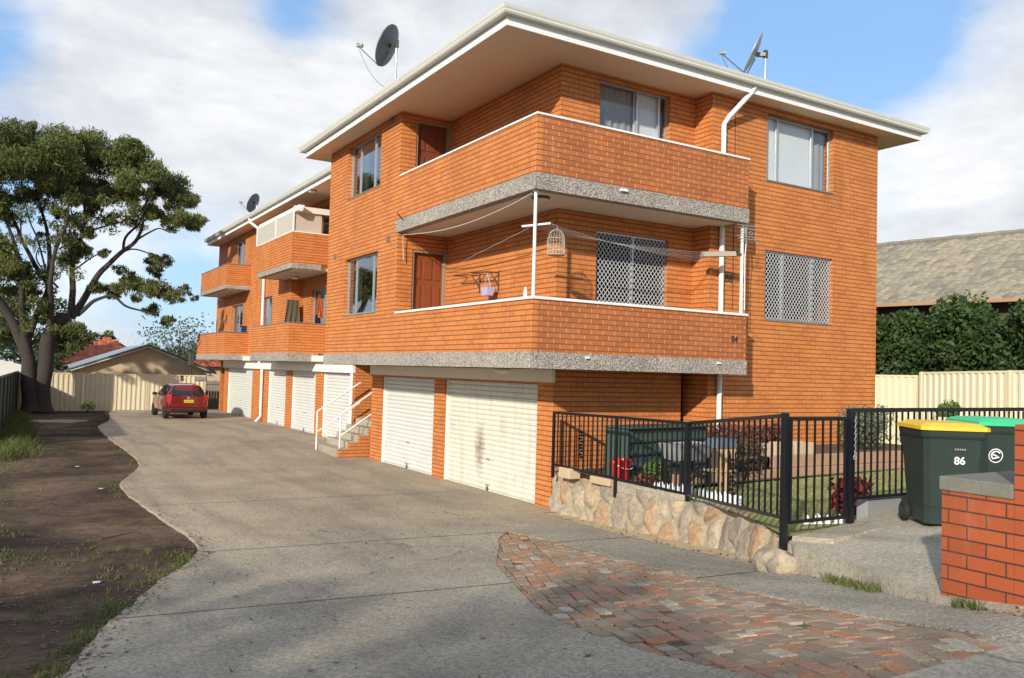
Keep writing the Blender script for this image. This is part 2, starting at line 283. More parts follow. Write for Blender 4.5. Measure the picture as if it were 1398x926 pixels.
mat('stone_units', rough=.92, spec=.2, fn=stone_units)
def tile_fn(ca, cb, cc):
    def f(t, b, g):
        pos = g.outputs['Position']; n = noise(t, pos, 1.1, 6, .7); n2 = noise(t, pos, 5, 5, .7); at = N(t, 'ShaderNodeAttribute', attribute_name='rnd')
        c = ramp(t, mth(t, 'ADD', mth(t, 'MULTIPLY', n, .6), mth(t, 'MULTIPLY', at.outputs['Fac'], .4)), [(.3, ca), (.5, cb), (.68, cc)])
        c = mixc(t, 1, c, ramp(t, n2, [(.3, .65), (.7, 1.25)]), 'MULTIPLY'); t.links.new(c, b.inputs['Base Color'])
    return f
mat('tile_grey', rough=.85, fn=tile_fn((.20, .18, .135), (.27, .25, .185), (.34, .28, .19)))
mat('tile_red', rough=.8, fn=tile_fn((.30, .07, .035), (.42, .11, .055), (.52, .17, .09)))

# ------------------------------------------------------------------ mesh helpers
class MB:
    def __init__(s): s.v = []; s.f = []; s.r = []
    def face(s, pts, r=0.0):
        i = len(s.v); s.v += [tuple(p) for p in pts]; s.f.append(tuple(range(i, i+len(pts)))); s.r.append(r)
    def box(s, x0, x1, y0, y1, z0, z1, r=0.0):
        if x0 > x1: x0, x1 = x1, x0
        if y0 > y1: y0, y1 = y1, y0
        if z0 > z1: z0, z1 = z1, z0
        i = len(s.v); s.v += [(x, y, z) for z in (z0, z1) for y in (y0, y1) for x in (x0, x1)]
        s.f += [tuple(i+k for k in q) for q in ((0, 2, 3, 1), (4, 5, 7, 6), (0, 1, 5, 4), (2, 6, 7, 3), (0, 4, 6, 2), (1, 3, 7, 5))]; s.r += [r]*6
        return s
    def obox(s, c, ax, ay, az, r=0.0):   # oriented box, half axes as vectors
        c, ax, ay, az = map(Vector, (c, ax, ay, az)); i = len(s.v)
        s.v += [tuple(c+ax*a+ay*b+az*d) for d in (-1, 1) for b in (-1, 1) for a in (-1, 1)]
        s.f += [tuple(i+k for k in q) for q in ((0, 2, 3, 1), (4, 5, 7, 6), (0, 1, 5, 4), (2, 6, 7, 3), (0, 4, 6, 2), (1, 3, 7, 5))]; s.r += [r]*6
        return s
    def bar(s, a, b, w, h=None, up=(0, 0, 1)):
        a, b = Vector(a), Vector(b); d = (b-a); L = d.length; d.normalize(); u = Vector(up)
        if abs(d.dot(u)) > .95: u = Vector((0, 1, 0))
        sd_ = d.cross(u).normalized(); u = sd_.cross(d); h = h or w
        return s.obox((a+b)/2, d*L/2, sd_*w/2, u*h/2)
    def tube(s, pts, rad, n=8, cap=True):
        pts = [Vector(p) for p in pts]; rad = rad if isinstance(rad, (list, tuple)) else [rad]*len(pts)
        i0 = len(s.v); prev = None
        for k, p in enumerate(pts):
            d = (pts[min(k+1, len(pts)-1)]-pts[max(k-1, 0)]).normalized()
            if prev is None:
                u = Vector((0, 0, 1)) if abs(d.z) < .9 else Vector((1, 0, 0)); sx = d.cross(u).normalized()
            else: sx = (prev-d*prev.dot(d)).normalized()
            prev = sx; sy = d.cross(sx)
            for j in range(n):
                a = 2*math.pi*j/n; s.v.append(tuple(p+(sx*math.cos(a)+sy*math.sin(a))*rad[k]))
        for k in range(len(pts)-1):
            for j in range(n):
                s.f.append((i0+k*n+j, i0+k*n+(j+1) % n, i0+(k+1)*n+(j+1) % n, i0+(k+1)*n+j)); s.r.append(0)
        if cap:
            s.f.append(tuple(i0+j for j in range(n))[::-1]); s.f.append(tuple(i0+(len(pts)-1)*n+j for j in range(n))); s.r += [0, 0]
        return s
    def lathe(s, prof, c, n=20, M=None):   # prof: (r, z)
        i0 = len(s.v); c = Vector(c)
        for r, z in prof:
            for j in range(n):
                a = 2*math.pi*j/n; q = Vector((r*math.cos(a), r*math.sin(a), z))
                if M: q = M @ q
                s.v.append(tuple(c+q))
        for k in range(len(prof)-1):
            for j in range(n): s.f.append((i0+k*n+j, i0+k*n+(j+1) % n, i0+(k+1)*n+(j+1) % n, i0+(k+1)*n+j)); s.r.append(0)
        s.f.append(tuple(i0+j for j in range(n))[::-1]); s.f.append(tuple(i0+(len(prof)-1)*n+j for j in range(n))); s.r += [0, 0]
        return s
    def prism(s, poly, z0, z1):   # poly list of (x,y) ccw
        n = len(poly); i = len(s.v); s.v += [(x, y, z0) for x, y in poly]+[(x, y, z1) for x, y in poly]
        s.f.append(tuple(i+j for j in range(n))[::-1]); s.f.append(tuple(i+n+j for j in range(n))); s.r += [0, 0]
        for j in range(n): s.f.append((i+j, i+(j+1) % n, i+n+(j+1) % n, i+n+j)); s.r.append(0)
        return s
    def build(s, name, m, parent=None, smooth=False, bevel=0, attr=False, local=False):
        me = bpy.data.meshes.new(name); off = Vector((0, 0, 0))
        if parent is not None and not local:
            p = parent
            while p is not None: off += p.location; p = p.parent
        v = np.array(s.v, dtype=float)-np.array(off) if s.v else np.zeros((0, 3))
        me.from_pydata([tuple(x) for x in v], [], s.f)
        if attr:
            a = me.attributes.new('rnd', 'FLOAT', 'FACE'); a.data.foreach_set('value', np.array(s.r, dtype=np.float32))
        me.materials.append(MATS[m] if isinstance(m, str) else m)
        if smooth:
            me.polygons.foreach_set('use_smooth', [True]*len(me.polygons)); 
            try: me.set_sharp_from_angle(angle=math.radians(40))
            except Exception: pass
        me.update(); o = bpy.data.objects.new(name, me); COL.objects.link(o)
        if bevel:
            b = o.modifiers.new('bevel', 'BEVEL'); b.width = bevel; b.segments = 2; b.limit_method = 'ANGLE'
        if parent is not None: o.parent = parent
        return o
def tag(o, label=None, cat=None, group=None, kind=None):
    if label: o['label'] = label
    if cat: o['category'] = cat
    if group: o['group'] = group
    if kind: o['kind'] = kind
    return o
def empty(name, loc, label, cat, group=None, rz=0):
    o = bpy.data.objects.new(name, None); COL.objects.link(o); o.location = loc; o.rotation_euler.z = rz; o.empty_display_size = .2
    return tag(o, label, cat, group)
def copy_tree(o, parent=None):
    c = o.copy(); COL.objects.link(c); c.parent = parent
    for ch in list(o.children): copy_tree(ch, c)
    return c
def text_mesh(txt, size, depth=.004, bold=0):
    cu = bpy.data.curves.new('t', 'FONT'); cu.body = txt; cu.size = size; cu.extrude = depth; cu.offset = bold; cu.align_x = 'CENTER'; cu.align_y = 'CENTER'
    o = bpy.data.objects.new('t', cu); COL.objects.link(o); dg = bpy.context.evaluated_depsgraph_get(); me = bpy.data.meshes.new_from_object(o.evaluated_get(dg))
    bpy.data.objects.remove(o); bpy.data.curves.remove(cu); return me
def text(name, txt, size, m, parent, loc, right, up=(0, 0, 1), bold=0, off=None):
    me = text_mesh(txt, size, .004, bold); r = Vector(right).normalized(); u = Vector(up).normalized(); n = r.cross(u)
    M = Matrix((r, u, n)).transposed().to_4x4(); me.transform(M); me.materials.clear(); me.materials.append(MATS[m]); me.name = name
    o = bpy.data.objects.new(name, me); COL.objects.link(o); o.parent = parent; o.location = Vector(loc)-(off if off is not None else (parent.location if parent else Vector())); return o
def sm(t): t = max(0, min(1, t)); return t*t*(3-2*t)
def zg(y):   # driveway / ground level along y
    t = 11.5-y; b = -.06+.18*sm((y-19)/7)
    if t > 8.8: return b+.012*8.8*8.8+.05*min(t-8.8, 8)
    return b+(.012*t*t if t > 0 else 0)
def zp(x, y): return .66+.12*(5.44-y)+.13*(min(x, 8.6)-6.7)
def zl(x, y): return .56+.02*max(0, min(x, 19)-8)+.05*max(0, 8.5-y)   # front lawn
def interp(pts, y):  # pts sorted by y descending or ascending [(x,y)]
    p = sorted(pts, key=lambda q: q[1])
    if y <= p[0][1]: return p[0][0]
    for a, b in zip(p, p[1:]):
        if y <= b[1]: return a[0]+(b[0]-a[0])*(y-a[1])/(b[1]-a[1])
    return p[-1][0]
def catmull(pts, n=6):
    out = []; P = [pts[0]]+list(pts)+[pts[-1]]
    for i in range(1, len(P)-2):
        for k in range(n):
            t = k/n; a, b, c, d = (np.array(P[i+j], float) for j in (-1, 0, 1, 2))
            out.append(tuple(.5*(2*b+(c-a)*t+(2*a-5*b+4*c-d)*t*t+(3*b-a-3*c+d)*t**3)))
    out.append(tuple(pts[-1])); return out

import mathutils
def nse(p, s): return mathutils.noise.noise(Vector(p)*s)
# ------------------------------------------------------------------ GROUND
g = MB()
xs = [-400, -120, -40, -15]+[x*1.0 for x in range(-8, 9)]+[10, 20, 60, 160, 500]
ys = [-60, -20, -5, -2]+[y*.5 for y in range(-2, 50)]+[26, 30, 36, 45, 60, 100, 200, 500]
for a, b in zip(xs, xs[1:]):
    for c, d in zip(ys, ys[1:]):
        z = lambda y: zg(y)-.012-(.25*sm((y-45)/100)*8)
        g.face([(a, c, z(c)), (b, c, z(c)), (b, d, z(d)), (a, d, z(d))])
tag(g.build('ground', 'soil'), kind='structure')
def strip(name, L, R, y0, y1, dz, m, step=.2, zf=None, thick=.0, kind='structure'):
    s = MB(); n = max(1, int((y1-y0)/step)); zf = zf or (lambda x, y: zg(y))
    for i in range(n):
        a = y0+(y1-y0)*i/n; b = y0+(y1-y0)*(i+1)/n
        la, ra, lb, rb = interp(L, a), interp(R, a), interp(L, b), interp(R, b)
        s.face([(la, a, zf(la, a)+dz), (ra, a, zf(ra, a)+dz), (rb, b, zf(rb, b)+dz), (lb, b, zf(lb, b)+dz)])
        if thick:
            s.face([(la, a, zf(la, a)+dz-thick), (la, a, zf(la, a)+dz), (lb, b, zf(lb, b)+dz), (lb, b, zf(lb, b)+dz-thick)])
            s.face([(ra, a, zf(ra, a)+dz), (ra, a, zf(ra, a)+dz-thick), (rb, b, zf(rb, b)+dz-thick), (rb, b, zf(rb, b)+dz)])
    return tag(s.build(name, m), kind=kind)
Ledge = catmull([(7.2, 41), (5.6, 40.6), (4.1, 39.4), (3.63, 35.8), (3.3, 33), (2.66, 29.6), (2.62, 25), (2.76, 21.2), (2.51, 19.4), (2.04, 17.7), (1.96, 16.2), (2.11, 13.7), (2.24, 11.95), (2.19, 11.0), (1.94, 10.3), (1.48, 9.35), (1.07, 8.25), (.86, 7.7), (.63, 6.85), (.41, 5.9), (.2, 4.6), (0, 3), (-.2, 1.0)], 16)
Ledge = [(x+.035*nse((x*3, y*3, 1), 1.3)+.02*nse((x, y*9, 2), 1), y) for x, y in Ledge]
PL = catmull([(6.35, 10.40), (5.95, 9.98), (5.61, 9.40), (5.2, 8.75), (4.90, 8.25), (4.56, 7.45), (4.15, 6.5), (3.72, 5.5), (3.38, 4.2), (3.2, 3.2), (3.1, 2.3)])
PR = catmull([(6.35, 10.40), (6.45, 9.5), (6.40, 8.5), (6.13, 6.85), (5.67, 5.35), (5.32, 4.28), (5.0, 3.44), (4.72, 2.5), (4.66, 2.3)])
SR = [(7.78, 11.6), (7.73, 10.3), (7.54, 8.45), (7.25, 6.9), (7.0, 6.15), (6.72, 5.44), (6.33, 4.54), (5.82, 3.6), (5.42, 2.72), (5.2, 2.3)]
GR = [(8.2, 11.6), (8.2, 19.9), (8.6, 20.2), (8.6, 41)]
strip('driveway', Ledge, GR, 11.6, 41, .03, 'concrete', thick=.06)
strip('driveway', Ledge, SR, 10.40, 11.6, .03, 'concrete', thick=.06)
strip('driveway', Ledge, PL, 2.45, 10.40, .03, 'concrete', step=.05, thick=.06)
strip('concrete_strip', PR, SR, 2.45, 10.40, .03, 'concrete_strip', step=.1, thick=.06)
strip('brick_paving_base', [(x-.08, y) for x, y in PL], [(x+.08, y) for x, y in PR], 2.3, 10.3, .002, 'moss_sand', step=.1)
strip('sand_verge', [(x-.02, y) for x, y in SR], [(8.3, 11.6), (8.3, 8), (8.0, 6.9), (7.1, 5.5), (6.3, 3.5), (5.6, 2.3)], 2.45, 11.9, .022, 'sand')
strip('footpath', [(-30, 1), (-30, 2.44)], [(30, 1), (30, 2.44)], 1.0, 2.44, .036, 'concrete_pale', step=.3, thick=.06)
strip('footpath', [(5.8, 2.0), (5.8, 3.5)], [(30, 2.0), (30, 3.5)], 2.44, 3.0, .036, 'concrete_pale', step=.3, thick=.3)
# joints in the driveway: narrow saw cuts filled with dark dirt
def cut(p, q, w=.013, dz=.034, n=24):
    s = MB(); p, q = Vector(p), Vector(q); d = (q-p).normalized(); sx = Vector((-d.y, d.x))*w/2
    for i in range(n):
        a = p+(q-p)*i/n; b = p+(q-p)*(i+1)/n
        jit = .003*math.sin(i*1.7)
        s.face([(a.x-sx.x, a.y-sx.y+jit, zg(a.y)+dz), (b.x-sx.x, b.y-sx.y, zg(b.y)+dz), (b.x+sx.x, b.y+sx.y, zg(b.y)+dz), (a.x+sx.x, a.y+sx.y+jit, zg(a.y)+dz)])
    return s
for p, q in [((.86, 7.72), (4.42, 7.12)), ((2.2, 10.78), (6.3, 10.36)), ((2.1, 14.6), (8.0, 14.3)), ((2.6, 24.2), (8.3, 24.0)), ((6.36, 9.3), (7.66, 9.1)), ((5.9, 6.1), (7.0, 5.95))]:
    tag(cut(p, q).build('driveway_joint', 'dark'), kind='structure')
# paver bricks
def inside(x, y, pad=0):
    return 2.25 < y < 10.4 and interp(PL, y)-pad < x < interp(PR, y)+pad
s = MB(); ang = math.radians(66); ca, sa = math.cos(ang), math.sin(ang)
for r in range(-90, 110):
    for c in range(-60, 70):
        L = .238; w_ = .118
        u = c*L+(r % 2)*L/2+.015*math.sin(r*2.1); v = r*w_+.012*math.sin(c*1.3+r*.2)
        x = 5+u*ca-v*sa; y = 5.5+u*sa+v*ca
        if not inside(x, y, .09): continue
        rr = random.random()
        if random.random() < .07: rr = .82+.05*random.random()
        hw = L/2-.006-random.random()*.004; hh = w_/2-.005-random.random()*.003; a2 = ang+random.gauss(0, .025)
        ax = Vector((math.cos(a2), math.sin(a2), 0)); ay = Vector((-ax.y, ax.x, 0)); sl_ = (zg(y+.05)-zg(y-.05))/.1
        ax.z = ax.y*sl_; ay.z = ay.y*sl_
        if random.random() < .22:
            for k in (-1, 1): s.obox(Vector((x, y, zg(y)+.001+random.uniform(-.005, .006)))+ax*hw*.5*k, ax*(hw/2-.003), ay*hh, (0, 0, .022), (rr+k*.1) % 1)
        elif random.random() < .985:
            s.obox((x, y, zg(y)+.001+random.uniform(-.006, .006)), ax*hw, ay*hh, (random.gauss(0, .0), 0, .022), rr)
o = tag(s.build('brick_paving', 'paver', attr=True, bevel=.004), kind='structure')

# garden plots behind the stone wall
FX = [(8.05, 11.87), (8.12, 8.6), (7.75, 7.2), (6.95, 6.0), (6.85, 5.83)]
strip('front_lawn', [(x+.05, y) for x, y in FX], [(19, 5.5), (19, 12)], 5.86, 9.55, 0, 'lawn', zf=zl)
strip('garden_bed', [(8.12, 12), (8.12, 9)], [(19, 9), (19, 12)], 9.5, 12, .04, 'garden_soil', zf=lambda x, y: .58+.03*(min(x, 12)-8))
b = MB(); b.box(11.1, 16.3, 9.78, 11.45, .5, .98); tag(b.build('raised_bed_soil', 'garden_soil'), kind='structure')
strip('side_yard', [(16.3, 11), (16.3, 42)], [(40, 11), (40, 42)], 11.6, 42, 0, 'lawn', zf=lambda x, y: .78)
b = MB(); b.face([(19, -5, .75), (90, -5, .75), (90, 60, .75), (19, 60, .75)]); tag(b.build('neighbour_ground', 'lawn'), kind='structure')
def soil_fill():
    s = MB(); P = [(x+.17, y) for x, y in FX]
    for (xa, ya), (xb, yb) in zip(P, P[1:]): s.face([(xa, ya, zg(ya)-.1), (xb, yb, zg(yb)-.1), (xb, yb, zl(xb, yb)), (xa, ya, zl(xa, ya))])
    return s
tag(soil_fill().build('garden_bank', 'garden_soil'), kind='structure')
# concrete pad by the gate
pe = [(6.95, 5.86), (6.86, 5.84), (6.72, 5.44), (6.33, 4.56), (5.80, 3.6), (5.50, 3.0)]
s = MB(); n = 14
PR_ = [(16, 5.86), (16, 3.0)]
for i in range(n):
    a = 3.0+(5.86-3.0)*i/n; c = 3.0+(5.86-3.0)*(i+1)/n; la, lb = interp(pe, a), interp(pe, c)
    for x0, x1 in ((0, 1), (1, 2)):
        X = lambda l, k: [l, 8.6, 16][k]
        s.face([(X(la, x0), a, zp(X(la, x0), a)), (X(la, x1), a, zp(X(la, x1), a)), (X(lb, x1), c, zp(X(lb, x1), c)), (X(lb, x0), c, zp(X(lb, x0), c))])
    s.face([(la, a, zg(a)-.05), (la, a, zp(la, a)), (lb, c, zp(lb, c)), (lb, c, zg(c)-.05)])
s.face([(6.9, 5.86, .2), (16, 5.86, .2), (16, 5.86, zp(16, 5.86)), (6.9, 5.86, zp(6.9, 5.86))])
tag(s.build('entrance_slab', 'concrete_pale'), kind='structure')
def slabpiece(x0, x1, y0, y1, dz):
    s = MB(); c = [(x0, y0), (x1, y0), (x1, y1), (x0, y1)]
    s.face([(x, y, zp(x, y)+dz) for x, y in c])
    for i in range(4):
        p, q = c[i], c[(i+1) % 4]; s.face([(*p, zp(*p)-.02), (*q, zp(*q)-.02), (*q, zp(*q)+dz), (*p, zp(*p)+dz)])
    return s
tag(slabpiece(6.98, 9.9, 5.35, 5.84, .05).build('gate_step', 'concrete_pale', bevel=.01), kind='structure')

# ------------------------------------------------------------------ APARTMENT BUILDING
BLD = empty('apartment_building', (8.08, 11.87, -.06), 'orange brick apartment block with corner balconies over white roller garage doors', 'building')
A, B, C, D, E = 6.91, 8.08, 11.87, 11.40, 10.78
ZS = 7.70
def cells(holes, a0, a1, z0, z1):
    zs = sorted({z0, z1, *[h[2] for h in holes], *[h[3] for h in holes]}); zs = [z for z in zs if z0 <= z <= z1]
    for za, zb in zip(zs, zs[1:]):
        hs = sorted((h[0], h[1]) for h in holes if h[2] < zb-1e-6 and h[3] > za+1e-6); cur = a0
        for h0, h1 in hs:
            if h0 > cur+1e-6: yield cur, h0, za, zb
            cur = max(cur, h1)
        if cur < a1-1e-6: yield cur, a1, za, zb
def lbox(mb, axis, c, out, a0, a1, d0, d1, z0, z1):   # d = outward distance from plane
    if axis == 'x': mb.box(c+out*d0, c+out*d1, a0, a1, z0, z1)
    else: mb.box(a0, a1, c+out*d0, c+out*d1, z0, z1)
def wall(axis, c, a0, a1, z0, z1, holes=(), t=.22, out=-1, name='wall', m='brick', parent=None):
    mb = MB()
    for p in cells(list(holes), a0, a1, z0, z1): lbox(mb, axis, c, out, p[0], p[1], -t, 0, p[2], p[3])
    return mb.build(name, m, parent or BLD)
def lp(axis, c, out, a, d, z): return (c+out*d, a, z) if axis == 'x' else (a, c+out*d, z)
def window(axis, c, a0, a1, z0, z1, splits=(.5,), out=-1, rec=.09, curtain=None, cspan=(0, 1), grille=False, glass='glass', sill=True, frame='aluminium', blind=None, parent=None):
    e = bpy.data.objects.new('window', None); COL.objects.link(e); e.parent = parent or BLD
    wc = Vector(lp(axis, c, out, (a0+a1)/2, -rec, z0)); e.location = wc-BLD.location
    fw = .035; f = MB(); lbox(f, axis, c, out, a0, a1, -rec-.05, -rec, z0, z0+fw); lbox(f, axis, c, out, a0, a1, -rec-.05, -rec, z1-fw, z1)
    lbox(f, axis, c, out, a0, a0+fw, -rec-.05, -rec, z0+fw, z1-fw); lbox(f, axis, c, out, a1-fw, a1, -rec-.05, -rec, z0+fw, z1-fw)
    for q in splits: am = a0+(a1-a0)*q; lbox(f, axis, c, out, am-.022, am+.022, -rec-.045, -rec-.004, z0+fw, z1-fw)
    f.build('frame', frame, e)
    g = MB(); dq = -rec-.026; g.face([lp(axis, c, out, a0+fw, dq, z0+fw), lp(axis, c, out, a1-fw, dq, z0+fw), lp(axis, c, out, a1-fw, dq, z1-fw), lp(axis, c, out, a0+fw, dq, z1-fw)]); g.build('glass', glass, e)
    if sill:
        s_ = MB(); lbox(s_, axis, c, out, a0+.002, a1-.002, -rec-.0, .012, z0-.03, z0-.001); s_.build('sill', 'cap_concrete' if sill != 'metal' else 'aluminium', e)
    if curtain:
        k = MB(); ca = a0+(a1-a0)*cspan[0]; cb = a0+(a1-a0)*cspan[1]; n = max(6, int((cb-ca)/.045)); pts = []
        for i in range(n+1):
            a = ca+(cb-ca)*i/n; pts.append((a, -rec-.13-.018*math.sin(i*1.9)-.012*math.sin(i*.7)))
        for (p, dp), (q, dq) in zip(pts, pts[1:]): k.face([lp(axis, c, out, p, dp, z0-.05), lp(axis, c, out, q, dq, z0-.05), lp(axis, c, out, q, dq, z1+.02), lp(axis, c, out, p, dp, z1+.02)])
        k.build('curtain', curtain, e)
    if blind:
        k = MB(); lbox(k, axis, c, out, a0+(a1-a0)*blind[0], a0+(a1-a0)*blind[1], -rec-.085, -rec-.08, z0+(z1-z0)*blind[2], z1); k.build('blind', 'curtain_pale', e)
    if grille:
        k = MB(); H = z1-z0; Wd = a1-a0; pt = .088; hh = pt*1.25; sl = hh/pt
        for sg in (1, -1):
            q = -H/sl if sg > 0 else 0
            while q < Wd+(0 if sg > 0 else H/sl):
                # line from (q,0) going up with slope sg*sl, clipped
                aa, bb = (q, q+H/sl) if sg > 0 else (q-H/sl, q)
                lo, hi = max(aa, 0), min(bb, Wd)
                if hi > lo+.01:
                    zlo = (lo-q)*sl*sg; zhi = (hi-q)*sl*sg
                    up = (1, 0, 0) if axis == 'x' else (0, 1, 0)
                    k.bar(lp(axis, c, out, a0+lo, -rec+.03+sg*.002, z0+zlo), lp(axis, c, out, a0+hi, -rec+.03+sg*.002, z0+zhi), .0095, .003, up=up)
                q += pt
        k.build('security_grille', 'grille', e)
        k = MB()
        for q in (0, *splits, 1):
            am = a0+Wd*q; am = min(max(am, a0+.015), a1-.015); lbox(k, axis, c, out, am-.014, am+.014, -rec+.02, -rec+.045, z0+.005, z1-.005)
        lbox(k, axis, c, out, a0+.002, a1-.002, -rec+.02, -rec+.044, z0+.006, z0+.03); lbox(k, axis, c, out, a0+.002, a1-.002, -rec+.02, -rec+.044, z1-.03, z1-.006); k.build('grille_frame', 'aluminium', e)
    # black sheet standing in for the shade inside the room
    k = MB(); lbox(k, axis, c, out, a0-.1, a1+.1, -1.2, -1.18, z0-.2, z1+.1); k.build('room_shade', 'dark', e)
    return e
def fdoor(axis, c, a0, a1, z0, z1, out=-1, rec=.1, m='timber_door', hinge_light=True):
    e = bpy.data.objects.new('door', None); COL.objects.link(e); e.parent = BLD; e.location = Vector(lp(axis, c, out, (a0+a1)/2, -rec, z0))-BLD.location
    f = MB(); fw = .05
    lbox(f, axis, c, out, a0, a0+fw, -rec-.06, -.02, z0, z1); lbox(f, axis, c, out, a1-fw, a1, -rec-.06, -.02, z0, z1); lbox(f, axis, c, out, a0+fw, a1-fw, -rec-.06, -.02, z1-fw, z1)
    f.build('frame', 'door_frame', e)
    k = MB(); lbox(k, axis, c, out, a0+fw, a1-fw, -rec-.05, -rec-.01, z0, z1-fw); k.build('leaf', m, e)
    w = (a1-a0-2*fw); H = z1-fw-z0
    for i, (u0, u1) in enumerate(((.08, .28), (.36, .64), (.72, .92))):
        for (v0, v1) in ((.08, .36), (.42, .68), (.74, .94)):
            k = MB(); lbox(k, axis, c, out, a0+fw+u0*w, a0+fw+u1*w, -rec-.012, -rec+.006, z0+v0*H, z0+v1*H); k.build('panel', m, e, bevel=.008)
    k = MB(); p = lp(axis, c, out, a0+fw+.07*w, -rec+.04, z0+.45*H); k.lathe([(.005, -.04), (.022, -.02), (.03, 0), (.022, .02), (.005, .03)], p, 12); k.build('handle', 'alu_dark', e, smooth=True)
    return e
# west upper wall with windows  (plane x=A)
W2 = (17.14, 19.18, 6.34, 7.585); W1 = (17.13, 19.18, 3.53, 4.87)
wall('x', A, 16.06, 20.46, 2.62, ZS, [W2, W1])
window('x', A, *W2, splits=(.28, .72), glass='glass_refl', curtain='curtain_grey', cspan=(.62, 1))
window('x', A, *W1, splits=(.22, .74), glass='glass_refl', curtain='curtain_grey', cspan=(.72, 1))
# recess return walls (face -y at 16.06) with doors
for z0, z1, dz in ((2.62, 5.14, (2.62, 4.82)), (5.40, ZS, (5.40, 7.58))):
    wall('y', 16.06, A+.22, B+.15, z0, z1, [(7.26, 8.07, *dz)])
    fdoor('y', 16.06, 7.26, 8.07, dz[0], dz[1], m='timber_door_red' if z0 < 3 else 'timber_door')
# B and C walls per storey
WC1 = (8.93, 10.60, 3.55, 4.86); WC2 = (8.93, 10.60, 6.30, 7.60)
wall('x', B, C, 16.06, 2.62, 5.14); wall('x', B, C, 16.06, 5.40, ZS)
wall('y', C, B+.22, 11.23, 2.62, 5.14, [WC1]); wall('y', C, B+.22, 11.23, 5.40, ZS, [WC2])
window('y', C, *WC1, splits=(.52,), grille=True, glass='glass_dim')
window('y', C, *WC2, splits=(.56, .88), curtain='curtain_grey', cspan=(.0, .9), blind=(.54, .9, .0))
# D wall
WD1 = (12.72, 14.74, 3.47, 4.84); WD2 = (12.72, 14.74, 6.24, 7.56)
wall('y', D, 11.23, 16.22, -.3, ZS, [WD1, WD2], t=.30)
wall('x', 11.23, D+.30, C+.2, 0.3, ZS, t=.22)
window('y', D, *WD1, splits=(.28, .72), grille=True, glass='glass_dim')
window('y', D, *WD2, splits=(.20, .72), curtain='curtain_grey', cspan=(.74, 1), blind=(0, .73, 0))
wall('x', 16.0, D+.30, 20.46, -.3, ZS, t=.22, out=1); 
wall('y', 20.46, A+.22, 16.0, 2.36, ZS, t=.22, out=1)
# ground floor walls
wall('y', C, B, 11.01, -.1, 2.36)
G1 = (12.36, 16.0); G2 = (16.5, 19.46)
wall('x', B, C+.22, 20.1, -.1, 2.36, [(*G1, -.1, 2.10), (*G2, -.1, 2.10)], t=.24)
wall('y', 20.1, B+.24, 11.5, -.1, 2.36, t=.2, out=1)
# slabs
def slab(z0, z1, y1, front=11.57, t=.16):
    s = MB(); e = .02
    s.box(A-e, A+t, E-e, y1, z0, z1); s.box(A+t, front, E-e, E+t, z0, z1); s.box(front-.12, front, E+t, D-.002, z0, z1); s.build('slab_edge', 'aggregate', BLD)
    s = MB(); s.box(A+t, front-.12, E+t, C+.1, z0+.012, z1-.006); s.box(A+t, B+.1, C+.1, y1, z0+.012, z1-.006); s.build('slab_soffit', 'slab_soffit', BLD)
slab(2.36, 2.62, 20.46); slab(5.14, 5.40, 16.16)
s = MB(); s.box(B+.1, 16.0, C+.1, 20.24, 2.36, 2.6); s.box(B+.1, 16.0, C+.22, 20.24, 5.15, 5.38); s.build('floor_slab', 'slab_soffit', BLD)
# parapets
for z0, zc, nm in ((2.62, 3.43, 1), (5.40, 6.31, 2)):
    s = MB(); s.box(A, A+.11, E, 16.06, z0, zc); s.build('parapet', 'brick', BLD)
    s = MB(); s.box(A+.11, 11.56, E, E+.11, z0, zc); s.box(11.45, 11.56, E+.11, D, z0, zc); p = s.build('parapet', 'brick_stained', BLD)
    e = .03 if nm == 1 else .018; h = .045 if nm == 1 else .035
    s = MB(); s.box(A-e, A+.14, E-e, 16.04, zc, zc+h); s.box(A+.14, 11.58, E-e, E+.14, zc, zc+h); s.box(11.43, 11.58, E+.14, D-.003, zc, zc+h); s.build('coping', 'coping_paint', BLD, bevel=.006)
# small fittings on the front slab edges
s = MB(); s.box(8.55, 8.68, E-.07, E-.02, 5.32, 5.36); s.build('bracket', 'white_paint', BLD)
for x in (7.95, 10.85): s = MB(); s.box(x-.035, x+.035, E-.06, E-.02, 2.54, 2.57); s.build('bracket', 'white_paint', BLD)
s = MB(); s.tube([(A-.25, 15.6, 5.47), (A+.0, 16.0, 5.47)], .015, 6); s.build('rod', 'alu_dark', BLD)
# brick air vents
for x, y, z in ((A, 16.55, 5.05), (A, 19.9, 5.02), (A, 16.55, 7.62)):
    s = MB(); s.box(x-.004, x+.02, y-.11, y+.11, z-.08, z+.08); v = s.build('vent', 'sleeper', BLD)
    for k in range(4): s = MB(); s.box(x-.009, x-.003, y-.1, y+.1, z-.065+k*.037, z-.05+k*.037); s.build('slot', 'dark_mark', v)
# beam over garages
s = MB(); s.box(B-.07, B-.001, C-.05, 20.1, 2.13, 2.355); s.build('lintel', 'slab_soffit', BLD, bevel=.005)
